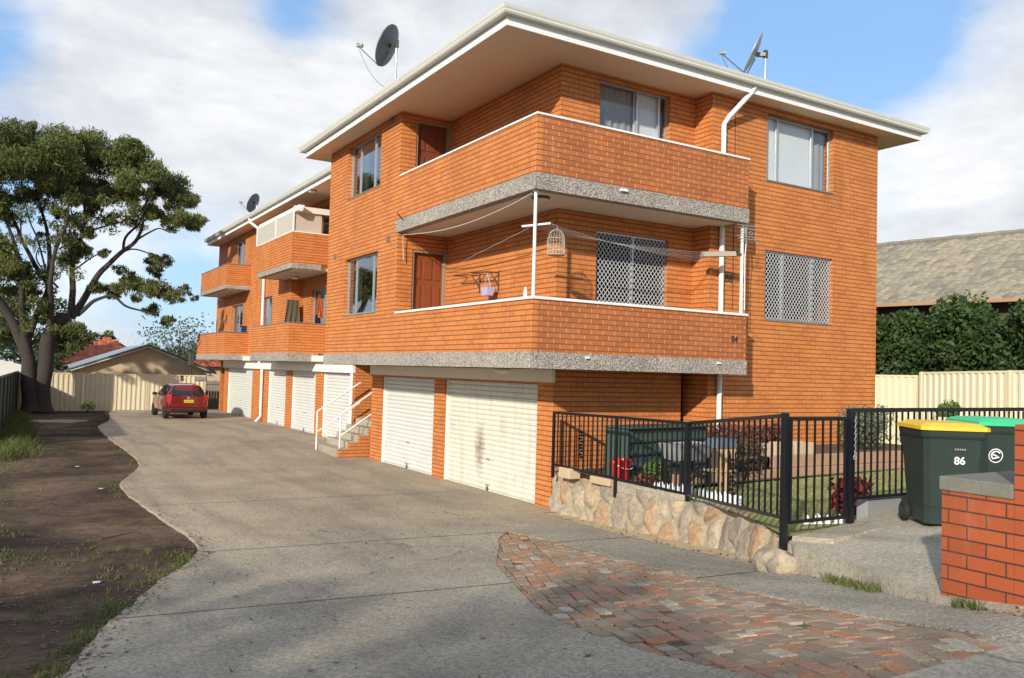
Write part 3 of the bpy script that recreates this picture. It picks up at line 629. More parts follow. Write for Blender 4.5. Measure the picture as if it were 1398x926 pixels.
# roller doors
def roller(c, a0, a1, z0, z1, m, pitch=.098, handle=True):
    e = bpy.data.objects.new('garage_door', None); COL.objects.link(e); e.parent = BLD; e.location = Vector((c+.1, (a0+a1)/2, z0))-BLD.location
    x = c+.10; s = MB(); prof = []
    n = int(round((z1-z0-.04)/pitch)); ph = (z1-z0-.04)/n
    for i in range(n):
        z = z0+.04+i*ph; prof += [(x+.012, z), (x-.014, z+.012), (x-.02, z+ph*.5), (x-.014, z+ph-.012), (x+.012, z+ph-.008)]
    prof.append((x, z1))
    for (xa, za), (xb, zb) in zip(prof, prof[1:]): s.face([(xa, a1-.03, za), (xa, a0+.03, za), (xb, a0+.03, zb), (xb, a1-.03, zb)])
    s.box(x-.02, x+.02, a0+.03, a1-.03, z0+.005, z0+.04)
    cu = s.build('curtain', m, e)
    for y0, y1 in ((a0, a0+.045), (a1-.045, a1)): s = MB(); s.box(x-.05, x+.05, y0, y1, z0, z1); s.build('guide', 'white_paint', e)
    s = MB(); s.box(x-.01, x+.06, a0+.045, a1-.045, z1-.022, z1); s.build('slot', 'dark', e)
    ym = (a0+a1)/2
    s = MB(); s.box(x-.045, x-.018, ym-.05, ym+.05, z0+.62, z0+.65); s.build('handle', 'galv', e)
    s = MB(); s.box(x-.045, x-.018, ym-.07, ym+.07, z0+.12, z0+.14); s.build('handle', 'galv', e)
    s = MB(); s.box(x-.035, x-.016, ym-.03, ym+.03, z0+.02, z0+.10); s.build('lock', 'alu_dark', e)
roller(B, *G1, -.05, 2.10, 'roller_paint'); roller(B, *G2, -.05, 2.10, 'roller_white')
# roof: soffit, fascia, gutter
def eaves(x0, x1, y0, y1, zs, sides, rise=.35, nm='roof'):
    s = MB(); s.box(x0+.02, x1-.02, y0+.02, y1-.02, zs, zs+.02); s.build('soffit', 'soffit', BLD)
    s = MB(); z0, z1 = zs-.02, zs+.20
    s.box(x0, x0+.02, y0, y1, z0, z1); s.box(x0+.02, x1-.02, y0, y0+.02, z0, z1); s.box(x1-.02, x1, y0, y1, z0, z1); s.box(x0+.02, x1-.02, y1-.02, y1, z0, z1); s.build('fascia', 'fascia_paint', BLD)
    # gutter: swept quad-profile around perimeter
    prof = [(.0, .0), (.10, .0), (.118, .03), (.108, .05), (.125, .085), (.135, .13), (.125, .135), (.0, .135)]
    cs = [((x0, y0), (-1, -1)), ((x1, y0), (1, -1)), ((x1, y1), (1, 1)), ((x0, y1), (-1, 1))]
    s = MB(); gz = zs+.125
    for i in range(4):
        if i not in sides: continue
        (p, dp), (q, dq) = cs[i], cs[(i+1) % 4]
        for (d0, h0), (d1, h1) in zip(prof, prof[1:]):
            s.face([(p[0]+dp[0]*(d0+.002), p[1]+dp[1]*(d0+.002), gz+h0), (q[0]+dq[0]*(d0+.002), q[1]+dq[1]*(d0+.002), gz+h0), (q[0]+dq[0]*(d1+.002), q[1]+dq[1]*(d1+.002), gz+h1), (p[0]+dp[0]*(d1+.002), p[1]+dp[1]*(d1+.002), gz+h1)])
    s.build('gutter', 'cream_metal', BLD)
    r = MB(); zr = zs+.25; xi = (x0+x1)/2; w = min(x1-x0, y1-y0)/2*.98
    a = [(x0-.03, y0-.03, zr), (x1+.03, y0-.03, zr), (x1+.03, y1+.03, zr), (x0-.03, y1+.03, zr)]; bq = [(x0+w, y0+w, zr+rise), (x1-w, y0+w, zr+rise), (x1-w, y1-w, zr+rise), (x0+w, y1-w, zr+rise)]
    for i in range(4): r.face([a[i], a[(i+1) % 4], bq[(i+1) % 4], bq[i]])
    r.face(bq); r.face(a[::-1]); r.build('roof', 'roof_metal', BLD)
eaves(6.44, 17.17, 11.0, 21.18, ZS, (0, 1, 2, 3))
# downpipe at the front
s = MB(); s.tube([(11.93, 10.98, 7.95), (11.91, 10.99, 7.82), (11.86, 11.03, 7.70), (11.54, 11.28, 7.24), (11.47, 11.335, 7.10), (11.47, 11.335, .55)], .048, 12); dp = s.build('downpipe', 'white_paint', BLD, smooth=True)
for z in (6.9, 4.7, 2.0): s = MB(); s.lathe([(.053, -.02), (.053, .02)], (11.47, 11.335, z), 12); s.build('clip', 'white_paint', dp)
s = MB(); s.tube([(11.83, 11.392, 7.6), (11.83, 11.392, 5.5), (11.84, 11.392, 3.6)], .006, 5); s.build('cable', 'black_plastic', BLD)
# ceiling lights
for p in ((7.35, 11.3, 5.14), (7.45, 12.55, 2.36), (8.0, 26.9, 5.2), (8.0, 25.4, 7.78)):
    s = MB(); s.lathe([(.15, -.03), (.15, 0)], p, 20); q = s.build('ceiling_light', 'alu_dark' if p[2] > 2.5 else 'grey_plastic', BLD)
    s = MB(); s.lathe([(.02, -.095), (.09, -.08), (.13, -.05), (.14, -.03)], p, 20); s.build('lens', 'lamp_glass', q, smooth=True)
# street numbers in metal digits
text('street_number', '86', .21, 'dark_mark', BLD, (11.72, 11.394, 4.18), (1, 0, 0), bold=.002)
text('street_number', '84', .17, 'dark_mark', BLD, (11.26, 10.774, 2.99), (1, 0, 0), bold=.001)
# --- rear wing
A2, G_, R0 = 7.46, 8.45, .12
RW = [(31.0, 32.7, 3.68, 4.68), (36.2, 37.6, 3.6, 4.75), (36.0, 37.8, 6.35, 7.5)]
wall('x', 8.40, 28.6, 40.4, 2.62, 7.8, [(31.0, 32.6, 3.70, 4.86), (35.4, 37.4, 3.5, 4.8), (35.4, 37.2, 6.3, 7.55)])
window('x', 8.40, 31.0, 32.6, 3.70, 4.86, splits=(.5,), glass='glass_refl', curtain='curtain_grey', cspan=(.5, 1))
window('x', 8.40, 35.4, 37.4, 3.5, 4.8, splits=(.5,), curtain='curtain_pale', cspan=(0, .4)); window('x', 8.40, 35.4, 37.2, 6.3, 7.55, splits=(.5,), curtain='curtain_grey', cspan=(0, .5))
wall('x', 8.80, 20.46, 28.6, 2.62, 7.8, [(25.4, 27.6, 2.75, 4.85), (25.3, 27.3, 6.2, 7.6)])
window('x', 8.80, 25.4, 27.6, 2.75, 4.85, splits=(.5,), curtain='curtain_grey', cspan=(0, 1), sill=False); window('x', 8.80, 25.3, 27.3, 6.2, 7.6, splits=(.4,), curtain='curtain_grey', cspan=(0, .6))
wall('y', 28.6, 8.62, 9.02, 2.62, 7.8, t=.2)
wall('y', 40.18, 8.62, 16, -.1, 7.8, t=.22, out=1); 
wall('x', 15.8, 20.46, 40.4, -.1, 7.8, t=.2, out=1)
RG = [(22.55, 25.1), (25.75, 28.35), (29.0, 31.35), (33.6, 37.9)]
wall('x', G_, 22.3, 38.5, 0, 2.44, [(*q, 0, 2.13) for q in RG], t=.24)
for q in RG: roller(G_, q[0], q[1], R0+.01, 2.13, 'roller_white')
s = MB(); s.box(G_-.08, G_-.001, 22.3, 38.5, 2.13, 2.435); s.build('lintel', 'white_paint', BLD)
wall('y', 38.5, G_+.24, 12, 0, 2.44, t=.2, out=1)
s = MB(); s.box(8.2, 15.9, 20.5, 40.1, 2.44, 2.62); s.box(8.82, 15.8, 20.5, 40.1, 5.25, 5.45); s.build('floor_slab', 'slab_soffit', BLD)
def rbalc(y0, y1, zb, zt, zc, xf=A2):
    s = MB(); s.box(xf-.02, xf+.14, y0-.02, y1+.02, zb, zt); s.box(xf+.14, 8.40, y0-.02, y0+.14, zb, zt); s.box(xf+.14, 8.40, y1-.12, y1+.02, zb, zt); s.build('slab_edge', 'aggregate', BLD)
    s = MB(); s.box(xf+.14, 8.85, y0+.14, y1-.12, zb+.01, zt-.005); s.build('slab_soffit', 'slab_soffit', BLD)
    s = MB(); s.box(xf, xf+.11, y0, y1, zt, zc); s.box(xf+.11, 8.8 if y0 < 30 else 8.40, y0, y0+.11, zt, zc); s.box(xf+.11, 8.40, y1-.11, y1, zt, zc); s.build('parapet', 'brick', BLD)
    s = MB(); s.box(xf-.015, xf+.13, y0-.015, y1+.015, zc, zc+.03); s.box(xf+.13, 8.8 if y0 < 30 else 8.4, y0-.015, y0+.13, zc, zc+.03); s.build('coping', 'cap_concrete' if zc < 5 or y0 > 30 else 'coping_paint', BLD)
rbalc(25.5, 30.0, 2.43, 2.69, 3.61); rbalc(25.5, 29.5, 5.31, 5.48, 6.44); rbalc(34.3, 39.7, 2.45, 2.68, 3.55); rbalc(34.3, 39.4, 5.30, 5.44, 6.28)
eaves(7.86, 16.6, 21.4, 40.45, 7.78, (2, 3), .3)
# awning enclosing the upper rear balcony
s = MB(); s.obox((7.62, 27.6, 7.16), (.10, 0, 0), (0, 2.35, 0), (.03, 0, .10)); aw = s.build('awning', 'white_paint', BLD, bevel=.02)
s = MB(); s.box(A2+.03, A2+.05, 25.56, 29.9, 6.47, 7.1); s.build('blind', 'awning_canvas', aw)
s = MB(); s.box(A2+.06, 8.4, 25.58, 25.6, 6.47, 7.08); s.build('blind', 'awning_canvas', aw)
for y in (25.56, 27.5, 29.9): s = MB(); s.box(A2+.01, A2+.06, y-.02, y+.02, 6.47, 7.1); s.build('post', 'white_paint', aw)
s = MB(); s.box(7.5, 8.8, 25.5, 25.62, 7.08, 7.26); s.build('rail', 'slab_soffit', aw)
s = MB(); s.tube([(7.80, 32.5, 7.95), (7.86, 32.5, 7.75), (8.30, 32.0, 7.3), (8.33, 32.0, 7.1), (8.33, 32.0, 2.75), (8.28, 32.0, 2.4), (8.37, 31.9, 2.2), (8.38, 31.9, .35), (8.2, 31.9, .14)], .055, 10); s.build('downpipe', 'white_paint', BLD, smooth=True)
s = MB(); s.tube([(8.40, 22.42, 2.4), (8.40, 22.42, .2)], .05, 8); s.build('downpipe', 'white_paint', BLD, smooth=True)
# entrance recess
wall('x', 9.7, 20.3, 22.6, -.1, 2.44, [(20.75, 21.95, .9, 2.3)], t=.2)
wall('y', 22.3, 8.69, 9.7, -.1, 2.44, t=.2)
s = MB(); s.box(9.76, 9.8, 20.75, 21.95, .9, 2.3); dr = s.build('entrance_door', 'alu_dark', BLD)
s = MB(); s.box(9.745, 9.76, 20.85, 21.85, 1.45, 2.2); s.build('glass', 'glass_refl', dr)
s = MB(); s.box(8.6, 9.9, 20.3, 22.3, .86, .90); s.build('landing', 'concrete_pale', BLD)
for i in range(5):
    x0 = 7.35+i*.27; s = MB(); s.box(x0, 8.7, 20.55, 22.1, zg(21)-.1 if i == 0 else .04+i*.17-.02, .04+(i+1)*.17); s.build('step', 'concrete_pale', BLD, bevel=.01)
for i in range(5):
    x0 = 7.38+i*.27; s = MB(); s.box(x0, x0+.27 if i < 4 else 8.7, 20.44, 20.548, -.1, .02+(i+1)*.17-.02); s.build('stringer', 'brick', BLD)
def hrail(y, x0, x1, z0, z1):
    s = MB(); s.tube([(x0, y, z0-.05), (x0, y, z0+.98)], .022, 8); s.tube([(x0, y, z0+.98), (x1, y, z1+.98)], .022, 8); s.tube([(x0, y, z0+.42), (x1, y, z1+.42)], .018, 8); s.build('handrail', 'handrail', BLD, smooth=True)
hrail(20.60, 7.45, 8.68, .1, .93); hrail(22.0, 7.3, 8.5, .1, .90)

# ------------------------------------------------------------------ SATELLITE DISHES, LINES AND BALCONY THINGS
def frame_M(z, up=(0, 0, 1)):
    z = Vector(z).normalized(); x = Vector(up).cross(z).normalized(); y = z.cross(x); return Matrix((x, y, z)).transposed()
def dish(c, base, R, face, label, m, lens=.66):
    r = empty('satellite_dish', base, label, 'satellite dish', 'satellite dishes on the roof')
    M = frame_M(face); c = Vector(c); s = MB(); pr_ = [(R*k/7, .16*R*(k/7)**2) for k in range(1, 8)]
    s.lathe([(.01, 0)]+pr_+[(R*1.01, .16*R+.006), (R*1.01, .16*R-.014)]+[(a, b-.014) for a, b in pr_[::-1]]+[(.01, -.014)], c, 36, M); s.build('reflector', m, r, smooth=True)
    s = MB(); back = c+M@Vector((0, 0, -.06)); mt = Vector((base[0], base[1], c.z-.02)); s.tube([base, mt], .024, 10); s.tube([(base[0]-.05, base[1], base[2]), (base[0]+.05, base[1], base[2])], .03, 8); s.build('mast', 'galv', r, smooth=True)
    s = MB(); s.bar(c+M@Vector((0, 0, -.012)), mt, .09, .07); s.bar(mt+Vector((0, 0, -.07)), mt+Vector((0, 0, .09)), .07); s.build('mount', 'alu_dark', r)
    f = c+M@Vector((0, -.55*R, lens)); lo = c+M@Vector((0, -R*1.0, .12*R)); s = MB(); s.tube([c+M@Vector((0, -.2*R, -.03)), lo+M@Vector((0, 0, -.06)), lo+M@Vector((0, -.01, .0)), f], .011, 6); s.build('arm', 'alu_dark', r, smooth=True)
    s = MB(); d = (c-f).normalized(); s.tube([f, f+d*.05, f+d*.07, f+d*.11], [.028, .028, .04, .042], 10); s.tube([f-Vector((0, 0, .03)), f+Vector((0, 0, .05))], .03, 8); s.build('receiver', 'grey_plastic', r, smooth=True)
    pts = [f+(Vector(base)+Vector((0, 0, .15))-f)*t-Vector((0, 0, 1))*(.30*math.sin(math.pi*t)**.8) for t in [k/12 for k in range(13)]]
    s = MB(); s.tube(pts, .005, 5); s.build('cable', 'black_plastic', r)
    return r
FD = (-.66, .58, .40)
dish((6.57, 16.02, 8.98), (6.62, 15.78, 7.93), .44, FD, 'large dark grey satellite dish above the gutter left of the roof corner', 'dish_grey')
dish((12.74, 11.75, 8.86), (12.88, 11.62, 7.90), .42, FD, 'pale satellite dish seen edge-on above the downpipe on the front gutter', 'dish_pale')
dish((8.42, 34.3, 8.84), (8.48, 34.15, 8.0), .40, FD, 'small black satellite dish on the lower rear roof beside the tree', 'dish_grey', .6)

CL = empty('clothesline', (6.98, 10.88, 3.475), 'white clothesline post with thin wires stretched across the middle balcony', 'clothesline')
s = MB(); s.tube([(6.98, 10.88, 3.475), (6.98, 10.88, 5.14)], .027, 12); s.lathe([(.05, 0), (.05, .015)], (6.98, 10.88, 5.12), 12); s.build('post', 'white_paint', CL, smooth=True)
s = MB(); s.bar((6.80, 10.98, 4.565), (7.24, 10.84, 4.645), .03); s.build('crossbar', 'white_paint', CL)
s = MB()
for k in range(6):
    a = Vector((6.86+.07*k, 10.96-.022*k, 4.575+.013*k)); b_ = Vector((10.74, 11.02+.02*k, 4.545-.03*k)); s.tube([a+(b_-a)*t-Vector((0, 0, .06*math.sin(math.pi*t))) for t in [i/10 for i in range(11)]], .0022, 4)
s.build('wire', 'wire', CL)
s = MB(); s.tube([(6.95, 10.95, 5.1)]+[(6.95+.03*i/10, 10.95+5*i/10, 5.08-.16*math.sin(math.pi*i/10)) for i in range(1, 11)]+[(7.0, 15.98, 4.85), (7.02, 15.98, 4.55)], .009, 6); s.build('cord', 'wire', CL)
s = MB(); s.tube([(6.95, 11.0, 4.56), (7.6, 14, 4.50), (8.0, 15.9, 4.42)], .004, 5); s.build('cord', 'wire', CL)
CB = empty('airer_box', (11.4, 10.95, 4.5), 'cream retractable clothes airer box with black end on the white pole', 'airer')
s = MB(); a = Vector((11.36, 10.90, 4.57)); b_ = Vector((10.72, 11.08, 4.52)); d = (b_-a).normalized(); n_ = d.cross(Vector((0, 0, 1))); L = (b_-a).length
prof = [(-.07, -.045), (.07, -.045), (.055, .015), (.015, .055), (-.04, .04)]
def sweep(s, a, d, n_, L, prof):
    P = [a+n_*u+Vector((0, 0, v)) for u, v in prof]; Q = [p+d*L for p in P]
    for i in range(len(P)): s.face([P[i], P[(i+1) % len(P)], Q[(i+1) % len(P)], Q[i]])
    s.face(P[::-1]); s.face(Q)
sweep(s, a, d, n_, L, prof); s.build('case', 'grey_beige', CB)
s = MB(); sweep(s, a-d*.035, d, n_, .033, [(u*1.08, v*1.08) for u, v in prof]); s.build('end_cap', 'black_plastic', CB)
s = MB(); s.bar((11.39, 10.90, 4.57), (11.50, 10.885, 4.57), .05); s.build('bracket', 'alu_dark', CB)
PO = empty('aerial_pole', (11.52, 10.88, 3.48), 'white pole with small aerial at the right end of the middle balcony', 'aerial')
s = MB(); s.tube([(11.52, 10.88, 3.478), (11.525, 10.88, 5.14)], .03, 12); s.build('pole', 'white_paint', PO, smooth=True)
s = MB(); s.tube([(11.57, 10.86, 5.1), (11.60, 10.85, 4.85), (11.57, 10.85, 4.5), (11.58, 10.85, 3.55)], .009, 6); s.build('cable', 'white_paint', PO)
s = MB(); s.bar((11.56, 10.82, 4.80), (11.56, 10.82, 5.13), .02); s.build('boom', 'galv', PO)
for z, l in ((5.10, .26), (5.04, .2), (4.90, .26), (4.85, .22)): s = MB(); s.tube([(11.56-l, 10.80, z), (11.56+l, 10.80, z+.004)], .008, 6); s.build('element', 'galv', PO)
s = MB()
for sg in (-1, 1): s.tube([(11.56+sg*.1+.05*math.cos(t), 10.80, 4.97+.03*math.sin(t)) for t in [k*math.pi/5 for k in range(11)]], .007, 6)
s.build('loop', 'galv', PO)
# birdcage
BC = empty('birdcage', (7.50, 11.05, 4.18), 'white wire birdcage hanging beside the clothesline post', 'birdcage'); cx, cy = 7.50, 11.05
s = MB()
for k in range(18):
    a = 2*math.pi*k/18; ca, sa = math.cos(a)*.14, math.sin(a)*.14
    s.tube([(cx+ca, cy+sa, 4.20), (cx+ca, cy+sa, 4.45), (cx+ca*.85, cy+sa*.85, 4.53), (cx+ca*.45, cy+sa*.45, 4.59), (cx+ca*.1, cy+sa*.1, 4.61)], .003, 5)
s.build('bars', 'cage_wire', BC)
for z in (4.20, 4.30, 4.45): s = MB(); s.tube([(cx+.142*math.cos(t), cy+.142*math.sin(t), z) for t in [k*math.pi/10 for k in range(21)]], .004, 5); s.build('ring', 'cage_wire', BC)
s = MB(); s.lathe([(.138, 0), (.14, .012)], (cx, cy, 4.185), 18); s.build('tray', 'sleeper_pale', BC)
s = MB(); s.tube([(cx, cy, 4.60), (cx+.02, cy, 4.64), (cx, cy, 4.67), (cx-.15, cy-.1, 4.66)], .006, 5); s.build('hook', 'galv', BC)
s = MB(); s.tube([(cx-.1, cy, 4.3), (cx+.1, cy, 4.3)], .008, 6); s.build('perch', 'bird_wood', BC)
# wall racks with lilac basket
for nm, y0, y1, z, lb in (('rack', 15.2, 14.55, 4.20, 'thin metal wall rack nearer the door on the middle balcony'), ('rack', 14.45, 13.8, 4.19, 'thin metal wall rack holding the lilac basket')):
    r = empty(nm, (B, (y0+y1)/2, z), lb, 'rack', 'metal racks on the balcony wall')
    s = MB(); s.bar((B-.28, y0, z+.03), (B-.26, y1+.05, z), .02); s.bar((B-.02, y1+.02, z), (B-.28, y1+.04, z), .018); s.bar((B-.02, y0-.1, z+.02), (B-.28, y0-.05, z+.02), .014); s.build('bar', 'dark_mark', r)
    s = MB(); s.bar((B-.012, y1+.02, z-.35), (B-.012, y1+.02, z+.04), .02); s.bar((B-.02, y1+.02, z-.25), (B-.2, y1+.02, z), .014); s.build('bracket', 'alu_dark', r)
bk = empty('basket', (7.86, 13.95, 3.72), 'small lilac plastic peg basket hanging on the balcony wall', 'basket')
s = MB(); s.face([(7.80, 13.77, 3.74), (7.92, 13.77, 3.74), (7.92, 13.97, 3.74), (7.80, 13.97, 3.74)])
lo = [(7.80, 13.77), (7.92, 13.77), (7.92, 13.97), (7.80, 13.97)]; hi = [(7.78, 13.74), (7.95, 13.74), (7.95, 14.01), (7.78, 14.01)]
for i in range(4): j = (i+1) % 4; s.face([(*lo[i], 3.74), (*lo[j], 3.74), (*hi[j], 3.90), (*hi[i], 3.90)])
s.build('tub', 'lilac_plastic', bk)
s = MB(); s.tube([(7.86, 13.76, 3.89), (7.84, 13.82, 4.08), (7.84, 13.86, 4.17), (7.84, 13.91, 4.08), (7.86, 13.99, 3.89)], .007, 6); s.build('handle', 'lilac_plastic', bk)
s = MB(); s.lathe([(.03, 0), (.03, .10), (.014, .13), (.014, .16)], (6.95, 11.06, 3.476), 12); tag(s.build('bottle', 'white_mark', smooth=True), 'small white bottle standing on the balcony coping by the post', 'bottle')
def cloth(name, m, c, w, h, ax, label, cat):
    s = MB(); n, k = 10, 8; c = Vector(c); ax = Vector(ax).normalized(); nr = ax.cross(Vector((0, 0, 1)))
    P = [[c+ax*w*(i/n-.5)*(1-.25*(1-j/k))-Vector((0, 0, h*j/k))+nr*(.018*math.sin(i*1.8+j*.4)*(j/k+.3)) for i in range(n+1)] for j in range(k+1)]
    for off in (0, .02):
        for j in range(k):
            for i in range(n): q = [P[j][i], P[j][i+1], P[j+1][i+1], P[j+1][i]]; s.face([p+nr*off for p in (q if off == 0 else q[::-1])])
    o = s.build(name, m, smooth=True); return tag(o, label, cat)
cloth('jacket', 'olive_cloth', (8.38, 28.3, 4.55), .55, .85, (1, .1, 0), 'dark olive jacket hung on the lower rear balcony wall', 'jacket')
cloth('towel', 'orange_cloth', (8.50, 25.75, 4.45), .26, .62, (1, .6, 0), 'orange cloth hanging on the lower rear balcony beside the front block', 'cloth')
cloth('towel', 'navy_cloth', (8.42, 25.72, 3.92), .26, .34, (1, .5, 0), 'navy cloth hanging below the orange cloth on the rear balcony', 'cloth')
cloth('towel', 'navy_cloth', (8.32, 34.6, 3.85), .35, .33, (1, .3, 0), 'navy cloth draped on the far lower balcony beside the downpipe', 'cloth')

# ------------------------------------------------------------------ STONE WALL
base = [(8.03, 11.84), (8.04, 10.9), (8.02, 10.1), (7.97, 8.95), (7.86, 7.95), (7.62, 7.2), (7.16, 6.45), (6.86, 5.95), (6.78, 5.72)]
bc = catmull(base, 26); nz = 22; V, F, RN, ED = [], [], [], []; sacc = 0; cols = nz+7
for k, (x, y) in enumerate(bc):
    zb_ = zg(y)-.05; zt = zl(x, y)+.02+.05*nse((x, y, 0), 1.7); zt = min(zt, .62)
    a = bc[min(k+2, len(bc)-1)]; b2 = bc[max(k-2, 0)]; t = Vector((a[0]-b2[0], a[1]-b2[1])).normalized(); nrm = Vector((-t.y, t.x))
    if nrm.x < 0: nrm = -nrm
    if k: sacc += math.hypot(x-bc[k-1][0], y-bc[k-1][1])
    for j in range(cols):
        if j <= nz: f_ = j/nz; off = .12*f_**1.2+.02; z = zb_+(zt-zb_)*f_
        else: off = .14+.035*(j-nz); z = zt-.001*(j-nz)
        q = Vector((sacc*3.1+.25*nse((sacc, z, 5), 3), (z-.02*j*0+ (off if j > nz else 0))*1.75+.3*z+sacc*.25, 3.3))
        dist, pt = mathutils.noise.voronoi(q); e_ = dist[1]-dist[0]; bul = min(1, e_/.30); bul = bul*bul*(3-2*bul)
        h = (math.sin(pt[0][0]*12.9+pt[0][1]*78.2)*43758.5) % 1
        p3 = Vector((x, y, z)); d1 = (.075*bul+.05*(h-.4))*(1-.0*f_)+.02*nse(p3, 9)+.03*nse(p3, 3.2)
        V.append((x+nrm.x*(off-d1), y+nrm.y*(off-d1), z+(.02*bul if j >= nz else 0)+.012*nse(p3, 8))); RN.append(h); ED.append(bul)
for k in range(len(bc)-1):
    for j in range(cols-1): F.append((k*cols+j, (k+1)*cols+j, (k+1)*cols+j+1, k*cols+j+1))
F.append(tuple((len(bc)-1)*cols+j for j in range(cols)))
me = bpy.data.meshes.new('stone_wall'); me.from_pydata(V, [], F); me.polygons.foreach_set('use_smooth', [True]*len(F)); me.materials.append(MATS['stone_units'])
at = me.attributes.new('rnd', 'FLOAT', 'POINT'); at.data.foreach_set('value', RN); at = me.attributes.new('body', 'FLOAT', 'POINT'); at.data.foreach_set('value', ED)
o = bpy.data.objects.new('stone_wall', me); COL.objects.link(o); tag(o, 'low rough sandstone retaining wall with patchy mortar below the black fence', 'wall')
def block(c, L, w, h, rz, m='stone'):
    s = MB(); c = Vector(c); ax = Vector((math.cos(rz), math.sin(rz), 0)); s.obox(c+Vector((0, 0, h/2)), ax*L/2, Vector((-ax.y, ax.x, 0))*w/2, (0, 0, h/2)); return s
tag(block((8.02, 11.25, .58), .34, .22, .17, 1.5).build('sandstone_block', 'sleeper_pale', bevel=.015), 'square sandstone block on the wall against the brick corner', 'block')
tag(block((8.12, 10.45, .57), .50, .2, .12, 1.6).build('sandstone_block', 'sand', bevel=.02), 'flat sandstone block on the wall below the red bucket', 'block')
tag(block((8.14, 9.75, .50), .95, .06, .17, 1.6).build('border_board', 'concrete_pale', bevel=.01), 'mossy grey edging board left half behind the black fence', 'board')
tag(block((8.12, 8.95, .50), .62, .06, .16, 1.62).build('border_board', 'concrete_pale', bevel=.01), 'grey edging board nearer the thick middle fence post', 'board')
# end rock
s = MB(); bm = bmesh.new(); bmesh.ops.create_icosphere(bm, subdivisions=3, radius=1)
for v in bm.verts:
    n_ = v.co.copy(); q = n_*(1+.22*nse(n_+Vector((3,1,2)), .9)+.07*nse(n_, 2.3)); v.co = Vector((6.80+q.x*.17, 5.86+q.y*.30, .40+q.z*.17))
me = bpy.data.meshes.new('rock'); bm.to_mesh(me); bm.free(); me.materials.append(MATS['stone']); o = bpy.data.objects.new('rock', me); COL.objects.link(o); [setattr(p, 'use_smooth', True) for p in me.polygons]
tag(o, 'rounded rock ending the stone wall by the entrance slab', 'rock')

# ------------------------------------------------------------------ BLACK FENCE
FEN = empty('metal_fence', (8.1, 8.7, .56), 'black metal picket fence on top of the sandstone wall', 'fence')
Pp = [Vector((7.94, 11.62, 0)), Vector((8.08, 10.12, 0)), Vector((8.16, 8.65, 0)), Vector((6.80, 5.80, 0))]
zt = [1.63, 1.645, 1.65, 1.93]; zb = [.77, .71, .67, .90]; zbase = [.55, .42, .52, .42]; wd = [.045, .045, .065, .062]; nb = [13, 14, 19]
for i in range(4): s = MB(); s.box(Pp[i].x-wd[i]/2, Pp[i].x+wd[i]/2, Pp[i].y-wd[i]/2, Pp[i].y+wd[i]/2, zbase[i], zt[i]+(.03 if i == 3 else -.01 if i == 1 else .02)); s.build('post', 'black_metal', FEN, bevel=.006)
for i in range(3):
    a, b_ = Pp[i], Pp[i+1]; A_, B_ = Vector((a.x, a.y, zt[i])), Vector((b_.x, b_.y, zt[i+1])); C_, D_ = Vector((a.x, a.y, zb[i])), Vector((b_.x, b_.y, zb[i+1]))
    s = MB(); s.bar(A_, B_, .045, .04); s.build('top_rail', 'black_metal', FEN); s = MB(); s.bar(C_, D_, .035, .035); s.build('bottom_rail', 'black_metal', FEN)
    for k in range(1, nb[i]+1):
        t = k/(nb[i]+1); s = MB(); s.bar(C_+(D_-C_)*t, A_+(B_-A_)*t-Vector((0, 0, .02)), .017, .017); s.build('picket', 'black_metal', FEN)
GT = empty('metal_gate', (7.33, 5.82, .83), 'small black metal picket gate standing closed beside the concrete slab', 'gate')
s = MB(); s.bar((6.88, 5.80, 1.90), (7.80, 5.83, 1.895), .035); s.bar((6.88, 5.80, .85), (7.80, 5.83, .84), .035); s.bar((6.88, 5.80, .85), (6.88, 5.80, 1.90), .035); s.bar((7.80, 5.83, .84), (7.80, 5.83, 1.895), .035); s.build('gate_frame', 'black_metal', GT)
for k in range(1, 7): t = k/7; s = MB(); x = 6.88+.92*t; s.bar((x, 5.80+.03*t, .85), (x, 5.80+.03*t, 1.9), .017); s.build('picket', 'black_metal', GT)
F2 = empty('metal_fence', (7.88, 5.83, .77), 'black metal picket fence running behind the wheelie bins', 'fence')
s = MB(); s.box(7.845, 7.913, 5.795, 5.863, .74, 2.0); s.build('post', 'black_metal', F2, bevel=.006)
s = MB(); s.bar((7.92, 5.83, 1.985), (12.5, 5.83, 2.0), .05, .045); s.build('top_rail', 'black_metal', F2); s = MB(); s.bar((7.92, 5.83, 1.03), (12.5, 5.83, 1.03), .035); s.build('bottom_rail', 'black_metal', F2)
for k in range(1, 40): x = 7.90+k*.112; s = MB(); s.bar((x, 5.83, 1.03), (x, 5.83, 1.97), .017); s.build('picket', 'black_metal', F2)
s = MB(); s.box(12.45, 12.54, 5.785, 5.875, .74, 2.03); s.build('post', 'black_metal', F2)
s = MB(); s.box(8.22, 10.8, 5.86, 6.0, .7, 1.0); tag(s.build('plinth', 'grey_plastic', bevel=.01), 'dark grey plinth under the black fence behind the bin', 'plinth')
s = MB()
for k in range(26): z = 1.92-k*.017; s.tube([(7.88+.012*math.sin(k*1.6), 5.775, z), (7.88+.012*math.cos(k*1.6), 5.77, z-.012)], .006, 5)
s.tube([(7.88+.025*math.cos(t), 5.77, 1.48+.03*math.sin(t)) for t in [i*.6 for i in range(12)]], .006, 5)
tag(s.build('chain', 'galv'), 'thin metal chain hanging on the black gate post', 'chain')

